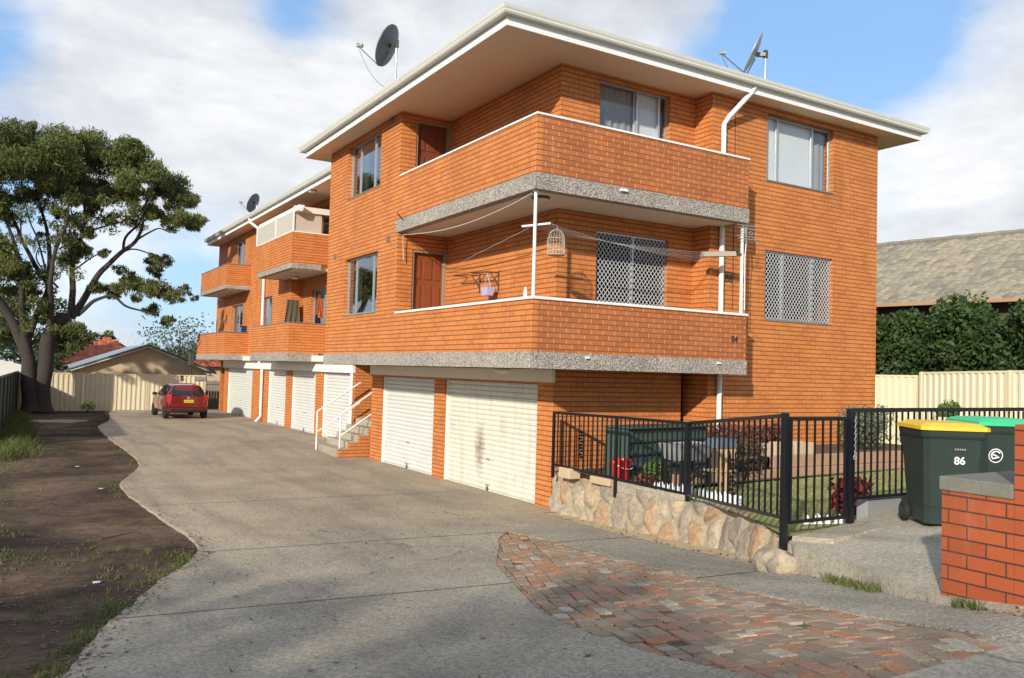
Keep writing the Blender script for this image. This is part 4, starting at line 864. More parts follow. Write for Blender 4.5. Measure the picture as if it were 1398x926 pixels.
# ------------------------------------------------------------------ GARDEN THINGS
def leaves(name, m, clusters, size, parent=None, flat=.75, asp=.45, droop=0, shell=.5):
    """clusters: (x,y,z,r,n)"""
    V, F, Rn = [], [], []; base = 0
    for (x, y, z, r, n) in clusters:
        n = int(n); d = np.random.normal(size=(n, 3)); d /= np.linalg.norm(d, axis=1)[:, None]
        rad = r*np.random.uniform(shell, 1, n)**.6*np.random.uniform(.75, 1.12, n); p = d*rad[:, None]*np.array([1, 1, flat])+np.array([x, y, z])
        a = np.random.normal(size=(n, 3)); a[:, 2] -= droop; a /= np.linalg.norm(a, axis=1)[:, None]; b = np.cross(a, np.random.normal(size=(n, 3))); b /= np.linalg.norm(b, axis=1)[:, None]
        sz = size*np.random.uniform(.6, 1.35, n)[:, None]; a = a*sz; b = b*sz*asp
        q = np.stack([p-a, p+b, p+a, p-b], 1).reshape(-1, 3); V.append(q); F.append(np.arange(base, base+4*n).reshape(-1, 4)); base += 4*n; Rn.append(np.clip(np.random.rand(n)*.7+np.random.rand()*.4, 0, 1))
    V = np.concatenate(V); F = np.concatenate(F); Rn = np.concatenate(Rn)
    if parent is not None:
        off = Vector((0, 0, 0)); p_ = parent
        while p_ is not None: off += p_.location; p_ = p_.parent
        V = V-np.array(off)
    me = bpy.data.meshes.new(name); me.vertices.add(len(V)); me.vertices.foreach_set('co', V.astype(np.float32).ravel())
    me.loops.add(len(F)*4); me.loops.foreach_set('vertex_index', F.astype(np.int32).ravel()); me.polygons.add(len(F)); me.polygons.foreach_set('loop_start', np.arange(0, len(F)*4, 4, dtype=np.int32))
    me.update(calc_edges=True); at = me.attributes.new('rnd', 'FLOAT', 'FACE'); at.data.foreach_set('value', Rn.astype(np.float32)); me.materials.append(MATS[m])
    o = bpy.data.objects.new(name, me); COL.objects.link(o); o.parent = parent; return o
def bush(name, c, rx, h, m, label, cat, size=.035, n=900, group=None, stems=True, k=9):
    r = empty(name, c, label, cat, group); cl = []
    for i in range(k):
        a = random.random()*6.28; rr = rx*.6*math.sqrt(random.random()); cl.append((c[0]+rr*math.cos(a), c[1]+rr*math.sin(a), c[2]+h*random.uniform(.3, .85), rx*random.uniform(.35, .6), n/k))
    leaves('foliage', m, cl, size, r)
    if stems:
        s = MB()
        for i in range(6): a = random.random()*6.28; s.tube([c, (c[0]+rx*.5*math.cos(a), c[1]+rx*.5*math.sin(a), c[2]+h*.7)], [.012, .005], 5)
        s.build('stem', 'bark', r)
    return r
# green ribbed tank / cabinet
TK = empty('water_tank', (9.3, 10.6, .6), 'dark green ribbed slimline tank under the balcony behind the fence', 'tank')
s = MB(); prof = []; zz_ = .58
a0 = Vector((8.72, 10.62, 0)); d = Vector((1.0, .16, 0)).normalized(); nn = Vector((d.y, -d.x, 0)); L = 2.1
pts = [(0.0, .50)]
for k in range(4): z = .54+k*.21; pts += [(.0, z), (.05, z+.035), (.055, z+.07), (.0, z+.11), (0, z+.16)]
pts += [(.0, 1.38), (-.05, 1.42)]
for (u0, z0), (u1, z1) in zip(pts, pts[1:]): s.face([a0+nn*u0+Vector((0, 0, z0)), a0+nn*u0+d*L+Vector((0, 0, z0)), a0+nn*u1+d*L+Vector((0, 0, z1)), a0+nn*u1+Vector((0, 0, z1))])
bk_ = -.5
s.face([a0+nn*-.05+Vector((0, 0, 1.42)), a0+nn*-.05+d*L+Vector((0, 0, 1.42)), a0+nn*bk_+d*L+Vector((0, 0, 1.42)), a0+nn*bk_+Vector((0, 0, 1.42))])
for e_ in (a0, a0+d*L): s.face([e_+nn*u+Vector((0, 0, z)) for u, z in pts]+[e_+nn*bk_+Vector((0, 0, 1.42)), e_+nn*bk_+Vector((0, 0, .50))])
s.build('body', 'tank_green', TK)
s = MB(); s.obox(a0+d*L/2+nn*-.2+Vector((0, 0, 1.435)), d*(L/2+.04), nn*.30, (0, 0, .015)); s.build('lid', 'tank_green', TK, bevel=.01)
# grey trough on dark stand
TR = empty('trough', (9.5, 9.4, .6), 'pale grey garden trough on dark legs behind the fence', 'trough')
s = MB(); lo = [(8.78, 9.42), (9.45, 9.55), (9.40, 9.85), (8.74, 9.75)]; hi = [(8.70, 9.33), (9.55, 9.5), (9.5, 9.95), (8.66, 9.83)]
for i in range(4): j = (i+1) % 4; s.face([(*lo[i], 1.02), (*lo[j], 1.02), (*hi[j], 1.27), (*hi[i], 1.27)])
s.face([(*p, 1.24) for p in hi]); s.build('tub', 'grey_plastic', TR)
for x, y in lo: s = MB(); s.bar((x, y, .6), (x, y, 1.03), .05); s.build('leg', 'black_plastic', TR)
s = MB(); s.bar((8.8, 9.45, .75), (9.4, 9.57, .95), .03); s.bar((9.4, 9.57, .75), (8.8, 9.45, .95), .03); s.build('brace', 'black_plastic', TR)
# bird feeder house
BF = empty('bird_table', (9.1, 8.95, .58), 'wooden bird table with a blue-grey roof behind the fence', 'bird table')
bx, by = 9.10, 8.95
s = MB()
for (u0, z0), (u1, z1) in (((-.24, 1.27), (-.17, 1.40)), ((-.17, 1.40), (.17, 1.40)), ((.17, 1.40), (.24, 1.27))): s.face([(bx+u0*.85, by-.15, z0), (bx+u1*.85, by-.15, z1), (bx+u1*.85, by+.15, z1), (bx+u0*.85, by+.15, z0)])
s.face([(bx-.204, by-.15, 1.27), (bx+.204, by-.15, 1.27), (bx+.145, by-.15, 1.40), (bx-.145, by-.15, 1.40)]); s.build('roof', 'blue_roof', BF)
for u in (-.13, .01, .14): s = MB(); s.bar((bx+u, by-.12, .6), (bx+u, by-.12, 1.27), .032); s.bar((bx+u, by-.12, 1.12), (bx+u-.05, by-.12, 1.26), .02); s.bar((bx+u, by-.12, 1.12), (bx+u+.05, by-.12, 1.26), .014); s.build('post', 'bird_wood', BF)
s = MB(); s.box(bx-.2, bx+.2, by-.14, by+.14, .92, .945); s.build('tray', 'bird_wood', BF)
# red bucket
bu = empty('bucket', (8.45, 10.45, .58), 'red plastic bucket behind the fence beside the sandstone block', 'bucket')
s = MB(); s.lathe([(.12, 0), (.165, .33), (.175, .335), (.175, .36), (.158, .36), (.11, .02)], (8.45, 10.45, .60), 24); s.build('tub', 'red_plastic', bu, smooth=True)
s = MB(); s.tube([(8.45+.175*math.cos(t), 10.45-.03-.17*abs(math.sin(t)), .92-.10*abs(math.sin(t))) for t in [k*math.pi/10 for k in range(11)]], .006, 6); s.build('handle', 'white_mark', bu)
# ornaments
def ornament(c, lb):
    s = MB(); 
    for k in range(9): s.lathe([(.01, -.02), (.035+.02*math.sin(k*2.1)**2, 0), (.01, .02)], (c[0]+.02*math.sin(k*2.5), c[1], c[2]-k*.05), 8)
    s.tube([(c[0], c[1], c[2]+.15), (c[0], c[1], c[2]-.45)], .005, 5); return tag(s.build('wind_ornament', 'black_metal', smooth=True), lb, 'ornament', 'ornaments hanging on the fence')
ornament((8.02, 10.95, 1.35), 'black spiral ornament hanging on the fence near the brick corner')
ornament((7.48, 7.15, 1.32), 'black ornament hanging on the fence in front of the lawn')
bush('garden_bush', (8.75, 9.95, .56), .24, .62, 'leaf_bush', 'bright green rounded bush in front of the green tank', 'bush', .03, 1500)
bush('red_plant', (8.42, 9.85, .56), .22, .22, 'leaf_redhedge', 'low reddish plant between the bucket and the green bush', 'plant', .03, 500)
cl = []; RH = empty('red_hedge', (11.6, 10.9, .98), 'row of reddish-leaved plants in the raised bed against the brick wall', 'hedge')
for i in range(34): cl.append((10.95+i*.055, 10.95+random.uniform(-.12, .12), 1.22+random.uniform(-.08, .14), .17, 90))
leaves('foliage', 'leaf_redhedge', cl, .035, RH)
bush('brown_shrub', (10.35, 9.65, .62), .48, .72, 'leaf_brown', 'dark brownish shrub in front of the white downpipe', 'shrub', .035, 2600, k=14)
bush('grey_shrub', (14.35, 10.35, .95), .62, .82, 'leaf_grey', 'grey-green shrub at the right end of the raised bed', 'shrub', .035, 4200, k=22)
bush('coleus', (8.52, 6.25, .60), .30, .62, 'leaf_red', 'dark red leafy plant beside the gate post', 'plant', .055, 520, k=14)
bush('low_plant', (15.6, 9.9, .95), .5, .35, 'leaf_bush', 'low green plants at the right of the raised bed', 'plant', .03, 1400, k=12)
bush('small_bush', (18.2, 11.0, 1.55), .32, .32, 'leaf_bush', 'small rounded green bush top against the cream fence', 'bush', .04, 900)
s = MB(); s.lathe([(.22, 0), (.27, .75)], (18.2, 11.0, .8), 14); tag(s.build('planter', 'cream_fence_right'), 'cream pot holding the small green bush by the fence', 'pot')
# raised bed edging
for (x0, x1, y, z0, z1, lb, nm) in ((11.1, 16.6, 9.62, .60, .80, 'lower reddish timber sleeper edging the raised bed behind the lawn', 'sleeper'), (11.1, 16.6, 9.70, .803, 1.0, 'upper timber sleeper along the raised bed behind the lawn', 'sleeper'), (8.9, 11.08, 9.64, .60, .78, 'timber sleeper edging below the brown shrub', 'sleeper')):
    s = MB(); s.box(x0, x1, y, y+.14, z0, z1); tag(s.build(nm, 'sleeper', bevel=.01), lb, 'sleeper', 'timber sleepers edging the raised bed')
for i in range(5): s = MB(); s.box(11.05+i*.26, 11.28+i*.26, 9.86, 10.0, .98, 1.20+.02*(i % 2)); tag(s.build('edging_block', 'sleeper_pale', bevel=.01), ('leftmost', 'second from left', 'middle', 'second from right', 'rightmost')[i]+' of five pale timber edging blocks before the reddish hedge', 'block', 'pale edging blocks before the reddish hedge')
# white picket edging pieces
def picket_run(p, q, n, lb, grp='low white picket edging panels'):
    p, q = Vector(p), Vector(q); e = empty('picket_edging', p, lb, 'picket edging', grp); d = (q-p); dn = d.normalized(); s = MB()
    for k in range(n):
        c = p+d*(k+.5)/n; w = d.length/n*.36; h = .11+.02*(k % 2)
        a = [c-dn*w, c+dn*w, c+dn*w+Vector((0, 0, h)), c+Vector((0, 0, h+.05)), c-dn*w+Vector((0, 0, h))]; nr = Vector((dn.y, -dn.x, 0))*.012
        s.face([v+nr for v in a]); s.face([v-nr for v in a[::-1]])
        for i in range(5): s.face([a[i]-nr, a[(i+1) % 5]-nr, a[(i+1) % 5]+nr, a[i]+nr])
    s.build('pickets', 'white_picket', e); s = MB(); s.bar(p+Vector((0, 0, .05)), q+Vector((0, 0, .05)), .012, .03); s.build('rail', 'white_picket', e)
picket_run((8.35, 9.55, .58), (8.42, 8.75, .58), 8, 'low white picket edging left of the thick middle fence post')
picket_run((8.42, 8.70, .58), (8.30, 7.75, .60), 9, 'low white picket edging right of the thick middle fence post')
picket_run((7.75, 6.35, .62), (8.25, 6.05, .64), 5, 'low white picket edging beside the dark red plant and gate post')

# ------------------------------------------------------------------ BINS
def bin_(c, rz, lid, label, num=None, emblem=False):
    r = bpy.data.objects.new('wheelie_bin', None); COL.objects.link(r); tag(r, label, 'bin', 'wheelie bins by the brick wall')
    w0, w1, d0, d1, H = .24, .29, .27, .36, .98
    s = MB(); q = []; ns = [(0.04, 0), (.5, .5), (H, 1)]
    def ring(z, f, e=0): w = w0+(w1-w0)*f+e; d = d0+(d1-d0)*f+e; c_ = .05; return [(-w+c_, -d, z), (w-c_, -d, z), (w, -d+c_, z), (w, d-c_, z), (w-c_, d, z), (-w+c_, d, z), (-w, d-c_, z), (-w, -d+c_, z)]
    rings = [ring(.06, 0), ring(.10, .02), ring(.22, .12), ring(.225, .12, .006), ring(.90, .9, .0), ring(.905, .9, .012), ring(.93, .93, .02), ring(.98, 1, .02)]
    for a, b in zip(rings, rings[1:]):
        for i in range(8): s.face([a[i], a[(i+1) % 8], b[(i+1) % 8], b[i]])
    s.face(rings[0][::-1]); s.face(rings[-1]); s.build('body', 'bin_green', r, local=True, bevel=.006, smooth=True)
    s = MB(); s.box(-.26, .26, .37, .43, .90, .955); s.box(-.27, -.22, .34, .42, .8, .955); s.box(.22, .27, .34, .42, .8, .955); s.build('rear_ledge', 'bin_green', r, local=True, bevel=.01)
    s = MB(); a = ring(.985, 1, .035); b = ring(1.02, 1, .03); c2 = ring(1.055, 1, -.05)
    for u, v in ((a, b), (b, c2)):
        for i in range(8): s.face([u[i], u[(i+1) % 8], v[(i+1) % 8], v[i]])
    s.face(a[::-1]); s.face(c2); s.build('lid', lid, r, local=True, bevel=.008, smooth=True)
    s = MB(); s.tube([(-.2, .43, 1.0), (-.2, .46, 1.02), (.2, .46, 1.02), (.2, .43, 1.0)], .016, 8); s.box(-.2, .2, .40, .43, .985, 1.03); s.build('handle', lid, r, local=True)
    for sx in (-1, 1):
        k = MB(); M = Matrix.Rotation(math.pi/2, 3, 'Y'); k.lathe([(.03, -.03), (.085, -.03), (.10, -.02), (.10, .02), (.085, .03), (.03, .03)], (sx*.265, .27, .10), 24, M); wv = k.build('wheel', 'rubber', r, local=True, smooth=True)
        k = MB(); k.lathe([(.01, -.034), (.055, -.032), (.055, .032), (.01, .034)], (sx*.265, .27, .10), 14, M); h = k.build('hub', 'bin_green', r, local=True); 
    s = MB(); s.tube([(-.27, .27, .1), (.27, .27, .1)], .012, 8); s.build('axle', 'galv', r, local=True)
    tilt = math.atan((d1-d0)/.9)
    if num:
        yf = -(d0+(d1-d0)*.62)-.006; t_ = text('number', num, .105, 'white_mark', r, (.04, yf-.008, .69), (1, 0, 0), (0, -math.sin(tilt), math.cos(tilt)), bold=.0015, off=Vector())
        t_ = text('lettering', '86 CASH', .001, 'white_mark', r, (0, 0, .5), (1, 0, 0), off=Vector()) if False else None
        k = MB()
        for i in range(5): k.box(-.01+i*.022, .004+i*.022, yf-.022, yf-.018, .795, .812)
        k.build('lettering', 'grey_plastic', r, local=True)
    if emblem:
        k = MB(); yf = -(d0+(d1-d0)*.62)-.012; cc = Vector((-.15, yf, .68)); n_ = 28
        for (ra, rb) in ((.064, .073),):
            for i in range(n_):
                a0_, a1_ = 2*math.pi*i/n_, 2*math.pi*(i+1)/n_
                k.face([cc+Vector((ra*math.cos(a0_), -ra*math.sin(a0_)*math.sin(tilt), ra*math.sin(a0_))), cc+Vector((rb*math.cos(a0_), -rb*math.sin(a0_)*math.sin(tilt), rb*math.sin(a0_))), cc+Vector((rb*math.cos(a1_), -rb*math.sin(a1_)*math.sin(tilt), rb*math.sin(a1_))), cc+Vector((ra*math.cos(a1_), -ra*math.sin(a1_)*math.sin(tilt), ra*math.sin(a1_)))])
        G = [(.045*math.cos(t), .045*math.sin(t)) for t in [.6+i*.3 for i in range(12)]]+[(.035, -.015), (.0, .0), (-.03, .012)]
        k.tube([cc+Vector((x, -z*math.sin(tilt)-.004, z)) for x, z in G], .008, 6); k.build('emblem', 'white_mark', r, local=True)
    r.location = c; r.rotation_euler = (math.atan(.10), math.atan(-.02), rz) if False else (0, 0, rz); return r
bin_((8.17, 4.98, .86), math.radians(-38), 'lid_yellow', 'dark green wheelie bin with yellow lid, marked 86 in white', num='86')
bin_((9.0, 4.93, .90), math.radians(-32), 'lid_green', 'dark green wheelie bin with bright green lid and round white emblem', emblem=True)

# ------------------------------------------------------------------ BRICK FRONT WALL at right
FWL = empty('brick_wall', (5.85, 3.56, .78), 'red brick front wall with a low capped end beside the bins', 'wall')
s = MB(); s.box(5.85, 6.75, 3.055, 3.56, .70, 1.53); s.build('low_wall', 'brick_pier', FWL)
s = MB(); s.box(5.835, 6.8, 3.057, 3.575, 1.532, 1.632); s.build('cap', 'cap_concrete', FWL, bevel=.008)
s = MB(); s.box(5.852, 6.75, 2.45, 3.053, .60, 2.04); s.build('pier', 'brick_pier', FWL)
# weeds
def tufts(name, spots, label, h=.09, n=60, m='grass_blade', kind=None):
    V = MB()
    for (x, y, z, r, k) in spots:
        for i in range(k):
            a = random.random()*6.28; rr = r*math.sqrt(random.random()); px, py = x+rr*math.cos(a), y+rr*math.sin(a); hh = h*random.uniform(.4, 1.2); b = random.random()*6.28; w = .004+.003*random.random()
            dx, dy = math.cos(b)*w, math.sin(b)*w; lx, ly = random.gauss(0, hh*.4), random.gauss(0, hh*.4)
            V.face([(px-dx, py-dy, z), (px+dx, py+dy, z), (px+lx*.5+dx*.7, py+ly*.5+dy*.7, z+hh*.6), (px+lx, py+ly, z+hh), (px+lx*.5-dx*.7, py+ly*.5-dy*.7, z+hh*.6)], random.random())
    o = V.build(name, m, attr=True)
    return tag(o, label, 'weeds' if not kind else 'grass', kind=kind)
tufts('weed_tuft', [(6.12+k*.085, 4.30+k*.17, zg(4.3+k*.17)+.03, .06, 60) for k in range(5)], 'larger green weed tuft at the foot of the concrete slab', .08)
tufts('weed_tuft', [(5.66, 3.30, zg(3.3)+.03, .06, 70), (5.58, 3.15, zg(3.2)+.03, .05, 30)], 'small green weed tuft below the brick wall', .08)
sp = []
for i in range(320):
    y = random.uniform(2.6, 10.2); side = random.random() < .5
    x = (interp(PL, y)+.02) if side else interp(PR, y)-.02
    if random.random() < .55: x = random.uniform(interp(PL, y), interp(PR, y))
    sp.append((x, y, zg(y)+.01, .03, random.choice((2, 3, 6, 14)) if random.random() < .5 else 2))
tufts('moss', sp, 'small moss and grass sprouting between the old paving bricks', .022, kind='stuff')
sp = []
for i in range(1900):
    y = random.choice((random.uniform(4, 12), random.uniform(8, 38))); xm = interp(Ledge, y); fx = -1.0+1.45*(y-4)/34
    u = random.random()
    if u < .22:
        x = xm-abs(random.gauss(0, .10))-.01
        if nse((x, y, 3), .8) < .05: continue
    elif u < .75: x = fx+abs(random.gauss(.3, .3))
    else: x = random.uniform(fx, xm)
    if nse((x, y, 0), .45) < -.08 and u > .45: continue
    sp.append((x, y, zg(y)-.01, .07, random.choice((3, 6, 10))))
tufts('grass', sp, 'patchy grass and weeds on the bare soil beside the driveway', .06, kind='stuff')
sp = [(random.uniform(-.1, .75), y, zg(y)-.02, .22, 60) for y in np.linspace(22, 36, 90)]
tufts('weeds', sp, 'tall green weeds along the foot of the dark green fence', .30, kind='stuff')
# lawn blades near the gate
sp = [(random.uniform(8.1, 15), random.uniform(5.95, 9.5), .56, .12, 10) for i in range(1500)]
sp = [(x, y, zl(x, y)-.005, r, k) for x, y, z, r, k in sp]
tufts('lawn_grass', sp, 'short dry green grass of the front lawn', .03, m='lawn_blade', kind='stuff')
# litter
for i, (x, y, lb) in enumerate(((1.6, 17.0, 'white scrap of paper on the soil near the grass patch'), (1.45, 20.5, 'white scrap lying farther up the soil strip'), (.9, 9.7, 'tiny pale scrap on the dark soil nearest the driveway edge'))):
    s = MB(); 
    for k in range(3): s.face([(x+.025*k, y, zg(y)), (x+.025*k+.03, y+.02, zg(y)+.012+.006*k), (x+.03*k+.03, y+.05, zg(y)+.008), (x+.02*k-.01, y+.04, zg(y)+.014)])
    tag(s.build('litter', 'white_mark'), lb, 'litter', 'scraps on the soil')
s = MB(); s.box(0, 0, 0, 0, 0, 0); s = MB()
poly = [(.9+.75*math.cos(t)*(1+.2*math.sin(3*t)), 33.2+.8*math.sin(t)*(1+.15*math.cos(5*t))) for t in [k*math.pi/12 for k in range(24)]]
s.prism([(1.7+(x-.9)*1.2, y) for x, y in poly], zg(33)-.02, zg(33)+.015); tag(s.build('old_slab', 'concrete_pale'), 'broken pale concrete patch in the soil near the tree', 'slab')

# ------------------------------------------------------------------ FENCES
def corr_fence(name, p, q, z0a, z0b, H, m, label, cat='fence', pitch=.19, posts=2.35, rail=True, num=None):
    r = empty(name, (p[0], p[1], z0a), label, cat); P = Vector((*p, 0)); Q = Vector((*q, 0)); d = Q-P; L = d.length; d.normalize(); n_ = Vector((d.y, -d.x, 0)); k = 0; x = 0
    npan = max(1, round(L/posts)); w = L/npan
    for i in range(npan):
        s = MB(); x = i*w+.03; pts = []
        while x < (i+1)*w-.03:
            for dx, dn in ((0, 0), (pitch*.10, .028), (pitch*.45, .028), (pitch*.55, 0)): pts.append((min(x+dx, (i+1)*w-.03), dn))
            x += pitch
        for (a, u), (b_, v) in zip(pts, pts[1:]):
            if b_-a < 1e-5: continue
            za = z0a+(z0b-z0a)*a/L; zb_ = z0a+(z0b-z0a)*b_/L
            A_, B_ = P+d*a+n_*u, P+d*b_+n_*v; s.face([(A_.x, A_.y, za), (B_.x, B_.y, zb_), (B_.x, B_.y, zb_+H), (A_.x, A_.y, za+H)])
        s.build('panel', m, r)
        s = MB(); za = z0a+(z0b-z0a)*i/npan; zb_ = z0a+(z0b-z0a)*(i+1)/npan
        s.bar(P+d*(i*w)+Vector((0, 0, za+H-.01)), P+d*((i+1)*w)+Vector((0, 0, zb_+H-.01)), .055, .05); s.build('top_rail', m, r)
    for i in range(npan+1):
        c = P+d*(i*w); z = z0a+(z0b-z0a)*i/npan; s = MB(); s.obox(c+Vector((0, 0, z+H/2)), d*.03, n_*.045, (0, 0, H/2+.02)); s.build('post', m, r)
    return r
bf = corr_fence('metal_fence', (.55, 40.0), (7.92, 40.0), .02, .04, 1.68, 'cream_fence', 'cream corrugated metal fence behind the red car, marked 5', posts=2.46)
text('number', '5', .30, 'dark_mark', bf, (6.90, 39.95, 1.58), (1, 0, 0), bold=.012)
s = MB(); s.box(7.45, 7.95, 39.92, 39.945, 1.50, 1.66); s.build('sign', 'grey_plastic', bf)
corr_fence('metal_fence', (.52, 39.9), (-.17, 24.0), .02, .05, 1.72, 'green_fence', 'dark green metal fence along the left edge of the soil', posts=2.4)
corr_fence('metal_fence', (18.85, 12.0), (16.4, 4.5), .75, .9, 1.80, 'cream_fence_right', 'cream corrugated fence panel run behind the bins', posts=2.4)
corr_fence('metal_fence', (18.95, 30.0), (18.87, 12.15), .72, .75, 1.72, 'cream_fence_right', 'cream fence run in shade beside the brick building', posts=2.4)
# timber gate beyond the rear garages
tg = empty('timber_gate', (8.5, 41.2, .1), 'weathered grey timber gate between cream fence and rear garage', 'gate')
s = MB()
for k in range(8): s.box(7.98+k*.125, 8.09+k*.125, 41.2, 41.22, .12, 1.45+.02*(k % 3))
s.build('boards', 'wood_weathered', tg)
for z in (.45, 1.3, .95): s = MB(); s.box(7.95, 9.0, 41.16, 41.197, z, z+.08); s.build('rail', 'wood_weathered', tg)
for x in (8.98, 9.22): s = MB(); s.box(x, x+.1, 41.1, 41.2, .1, 1.5); s.build('post', 'wood_weathered', tg)
# lamp-like sign post
sp_ = empty('sign_post', (6.95, 40.6, .1), 'dark post with small square box rising behind the cream fence', 'post')
s = MB(); s.tube([(7.42, 40.7, 0), (7.42, 40.7, 2.2)], .05, 8); s.build('pole', 'dark_mark', sp_); s = MB(); s.box(7.30, 7.54, 40.6, 40.75, 2.15, 2.75); s.build('box', 'alu_dark', sp_, bevel=.02)

# ------------------------------------------------------------------ HOUSES BEHIND
gb = empty('garage', (5.8, 43, 0), 'beige rendered garage with a low grey gable roof behind the cream fence', 'garage')
s = MB(); s.face([(2.95, 43, 0), (8.6, 43, 0), (8.6, 43, 1.92), (5.83, 43, 2.98), (2.95, 43, 1.92)]); s.face([(2.95, 43, 0), (2.95, 43, 1.92), (2.95, 50, 1.92), (2.95, 50, 0)]); s.face([(8.6, 43, 0), (8.6, 50, 0), (8.6, 50, 1.92), (8.6, 43, 1.92)]); s.build('wall', 'beige_render', gb)
s = MB()
for sx, x1 in ((-1, 2.62), (1, 8.92)):
    s.face([(5.83, 42.75, 3.10), (x1, 42.75, 1.90), (x1, 50.3, 1.90), (5.83, 50.3, 3.10)]); s.face([(5.83, 42.75, 3.03), (x1, 42.75, 1.83), (x1, 42.75, 1.90), (5.83, 42.75, 3.10)]); s.face([(5.83, 42.75, 3.03), (x1, 42.75, 1.83), (x1, 50.3, 1.83), (5.83, 50.3, 3.03)])
s.build('roof', 'grey_roof', gb)
for x1 in (2.62, 8.92): s = MB(); s.bar((5.83, 42.72, 2.99), (x1, 42.72, 1.79), .04, .10, up=(0, 1, 0)); s.build('bargeboard', 'cream_metal', gb); 
for x1 in (2.62, 8.92): s = MB(); s.bar((5.83, 42.71, 3.09), (x1, 42.71, 1.89), .05, .07, up=(0, 1, 0)); s.build('gutter', 'green_trim', gb)
for z, x in ((1.83, 2.6), (1.83, 8.94)): s = MB(); s.bar((x, 42.7, z), (x, 50.3, z), .1, .1); s.build('gutter', 'green_trim', gb)
def tiled_roof(c, a, n_, L, W_, z0, rise, m, parent, tile=.30, rows=16, two=True, hip=0):
    """eave start c, along a, inward n_"""
    c, a, n_ = Vector(c), Vector(a).normalized(), Vector(n_).normalized()
    s = MB(); nt_ = int(L/tile)
    for j in range(rows):
        f0, f1 = j/rows, (j+1)/rows
        for i in range(nt_):
            x0, x1 = i*tile, (i+1)*tile
            if hip and (x0 < f0*hip or x1 > L-f0*hip): continue
            h = .028*(1+.3*random.random()); jz = random.uniform(-.008, .008)
            P = lambda x, f, e: c+a*x+n_*W_*f+Vector((0, 0, z0+rise*f+e))
            xm = (x0+x1)/2; rn = random.random()
            s.face([P(x0, f0, .035+jz), P(xm, f0, .035+h+jz), P(xm, f1, h), P(x0, f1, 0)], rn); s.face([P(xm, f0, .035+h+jz), P(x1, f0, .035+jz), P(x1, f1, 0), P(xm, f1, h)], rn)
            s.face([P(x0, f0, -.02), P(x1, f0, -.02), P(x1, f0, .035+jz), P(xm, f0, .035+h+jz), P(x0, f0, .035+jz)], rn)
    return s
HR = empty('neighbour_house', (27, 15, .75), 'neighbouring house with weathered grey-green tiled roof above a hedge', 'house')
av = Vector((.171, -.985, 0)).normalized(); nv = Vector((-av.y, av.x, 0)); c0 = Vector((25.25, 15.6, 0))-av*14
s = tiled_roof(c0, av, nv, 34, 5.58, 4.92, 2.84, 'tile_grey', HR, rows=17); s.build('roof', 'tile_grey', HR, attr=True)
R_ = c0+nv*5.58; s = MB(); s.face([R_+Vector((0, 0, 7.74)), R_+av*34+Vector((0, 0, 7.74)), R_+av*34+nv*5.6+Vector((0, 0, 4.92)), R_+nv*5.6+Vector((0, 0, 4.92))]); s.build('back_roof', 'tile_grey', HR)
s = MB(); s.tube([R_+Vector((0, 0, 7.80))+av*i*.4+Vector((0, 0, .02*(i % 2))) for i in range(85)], .10, 8); s.build('ridge', 'tile_grey', HR)
s = MB(); s.bar(c0+Vector((0, 0, 4.86)), c0+av*34+Vector((0, 0, 4.86)), .12, .11); s.build('gutter', 'sleeper', HR)
w0 = c0+nv*.6; s = MB(); s.obox(w0+av*17+nv*5+Vector((0, 0, 2.8)), av*16.4, nv*5, (0, 0, 2.08)); s.build('wall', 'dark_brick', HR)
s = MB(); s.obox(c0+av*17+nv*.34+Vector((0, 0, 4.86)), av*16.9, nv*.3, (0, 0, .012)); s.build('eave_lining', 'wood_weathered', HR)
def small_house(nm, c, a, L, W_, z0, rise, lb):
    r = empty(nm, (c[0], c[1], 0), lb, 'house'); a = Vector(a).normalized(); n_ = Vector((-a.y, a.x, 0)); 
    s = tiled_roof(c, a, n_, L, W_, z0, rise, 'tile_red', r, tile=.28, rows=22, hip=W_*.8); s.build('roof', 'tile_red', r, attr=True)
    c = Vector(c); h = W_*.8; P0, P1 = c, c+a*L; T0, T1 = c+a*h+n_*W_+Vector((0, 0, z0+rise)), c+a*(L-h)+n_*W_+Vector((0, 0, z0+rise)); B0, B1 = c+n_*2*W_, c+a*L+n_*2*W_
    Z = Vector((0, 0, z0)); s = MB(); s.face([B0+Z, T0, P0+Z]); s.face([P1+Z, T1, B1+Z]); s.face([B1+Z, T1, T0, B0+Z]); s.build('side_roof', 'tile_red', r)
    s = MB(); s.obox(c+a*L/2+n_*W_+Vector((0, 0, z0/2)), a*(L/2-.4), n_*(W_-.4), (0, 0, z0/2-.02)); s.build('wall', 'beige_render', r)
    return r
small_house('tiled_house', (3.0, 60, 0), (1, -.05, 0), 5.6, 3.1, 2.1, 1.75, 'house with red tiled hip roof behind the beige garage left side')
small_house('tiled_house', (10.0, 56, 0), (1, .0, 0), 9, 4.2, 2.1, .9, 'house with red tiled roof seen between garage and flats')
ws = empty('white_shed', (0, 44, 0), 'white roofed shed at the left edge behind the fences', 'shed')
s = MB(); s.face([(-4, 43, 3.2), (1.15, 43, 1.95), (1.15, 47, 1.95), (-4, 47, 3.2)]); s.build('roof', 'roof_metal', ws); s = MB(); s.face([(-4, 43.05, 0), (1.1, 43.05, 0), (1.1, 43.05, 1.9), (-4, 43.05, 3.15)]); s.build('wall', 'white_paint', ws)

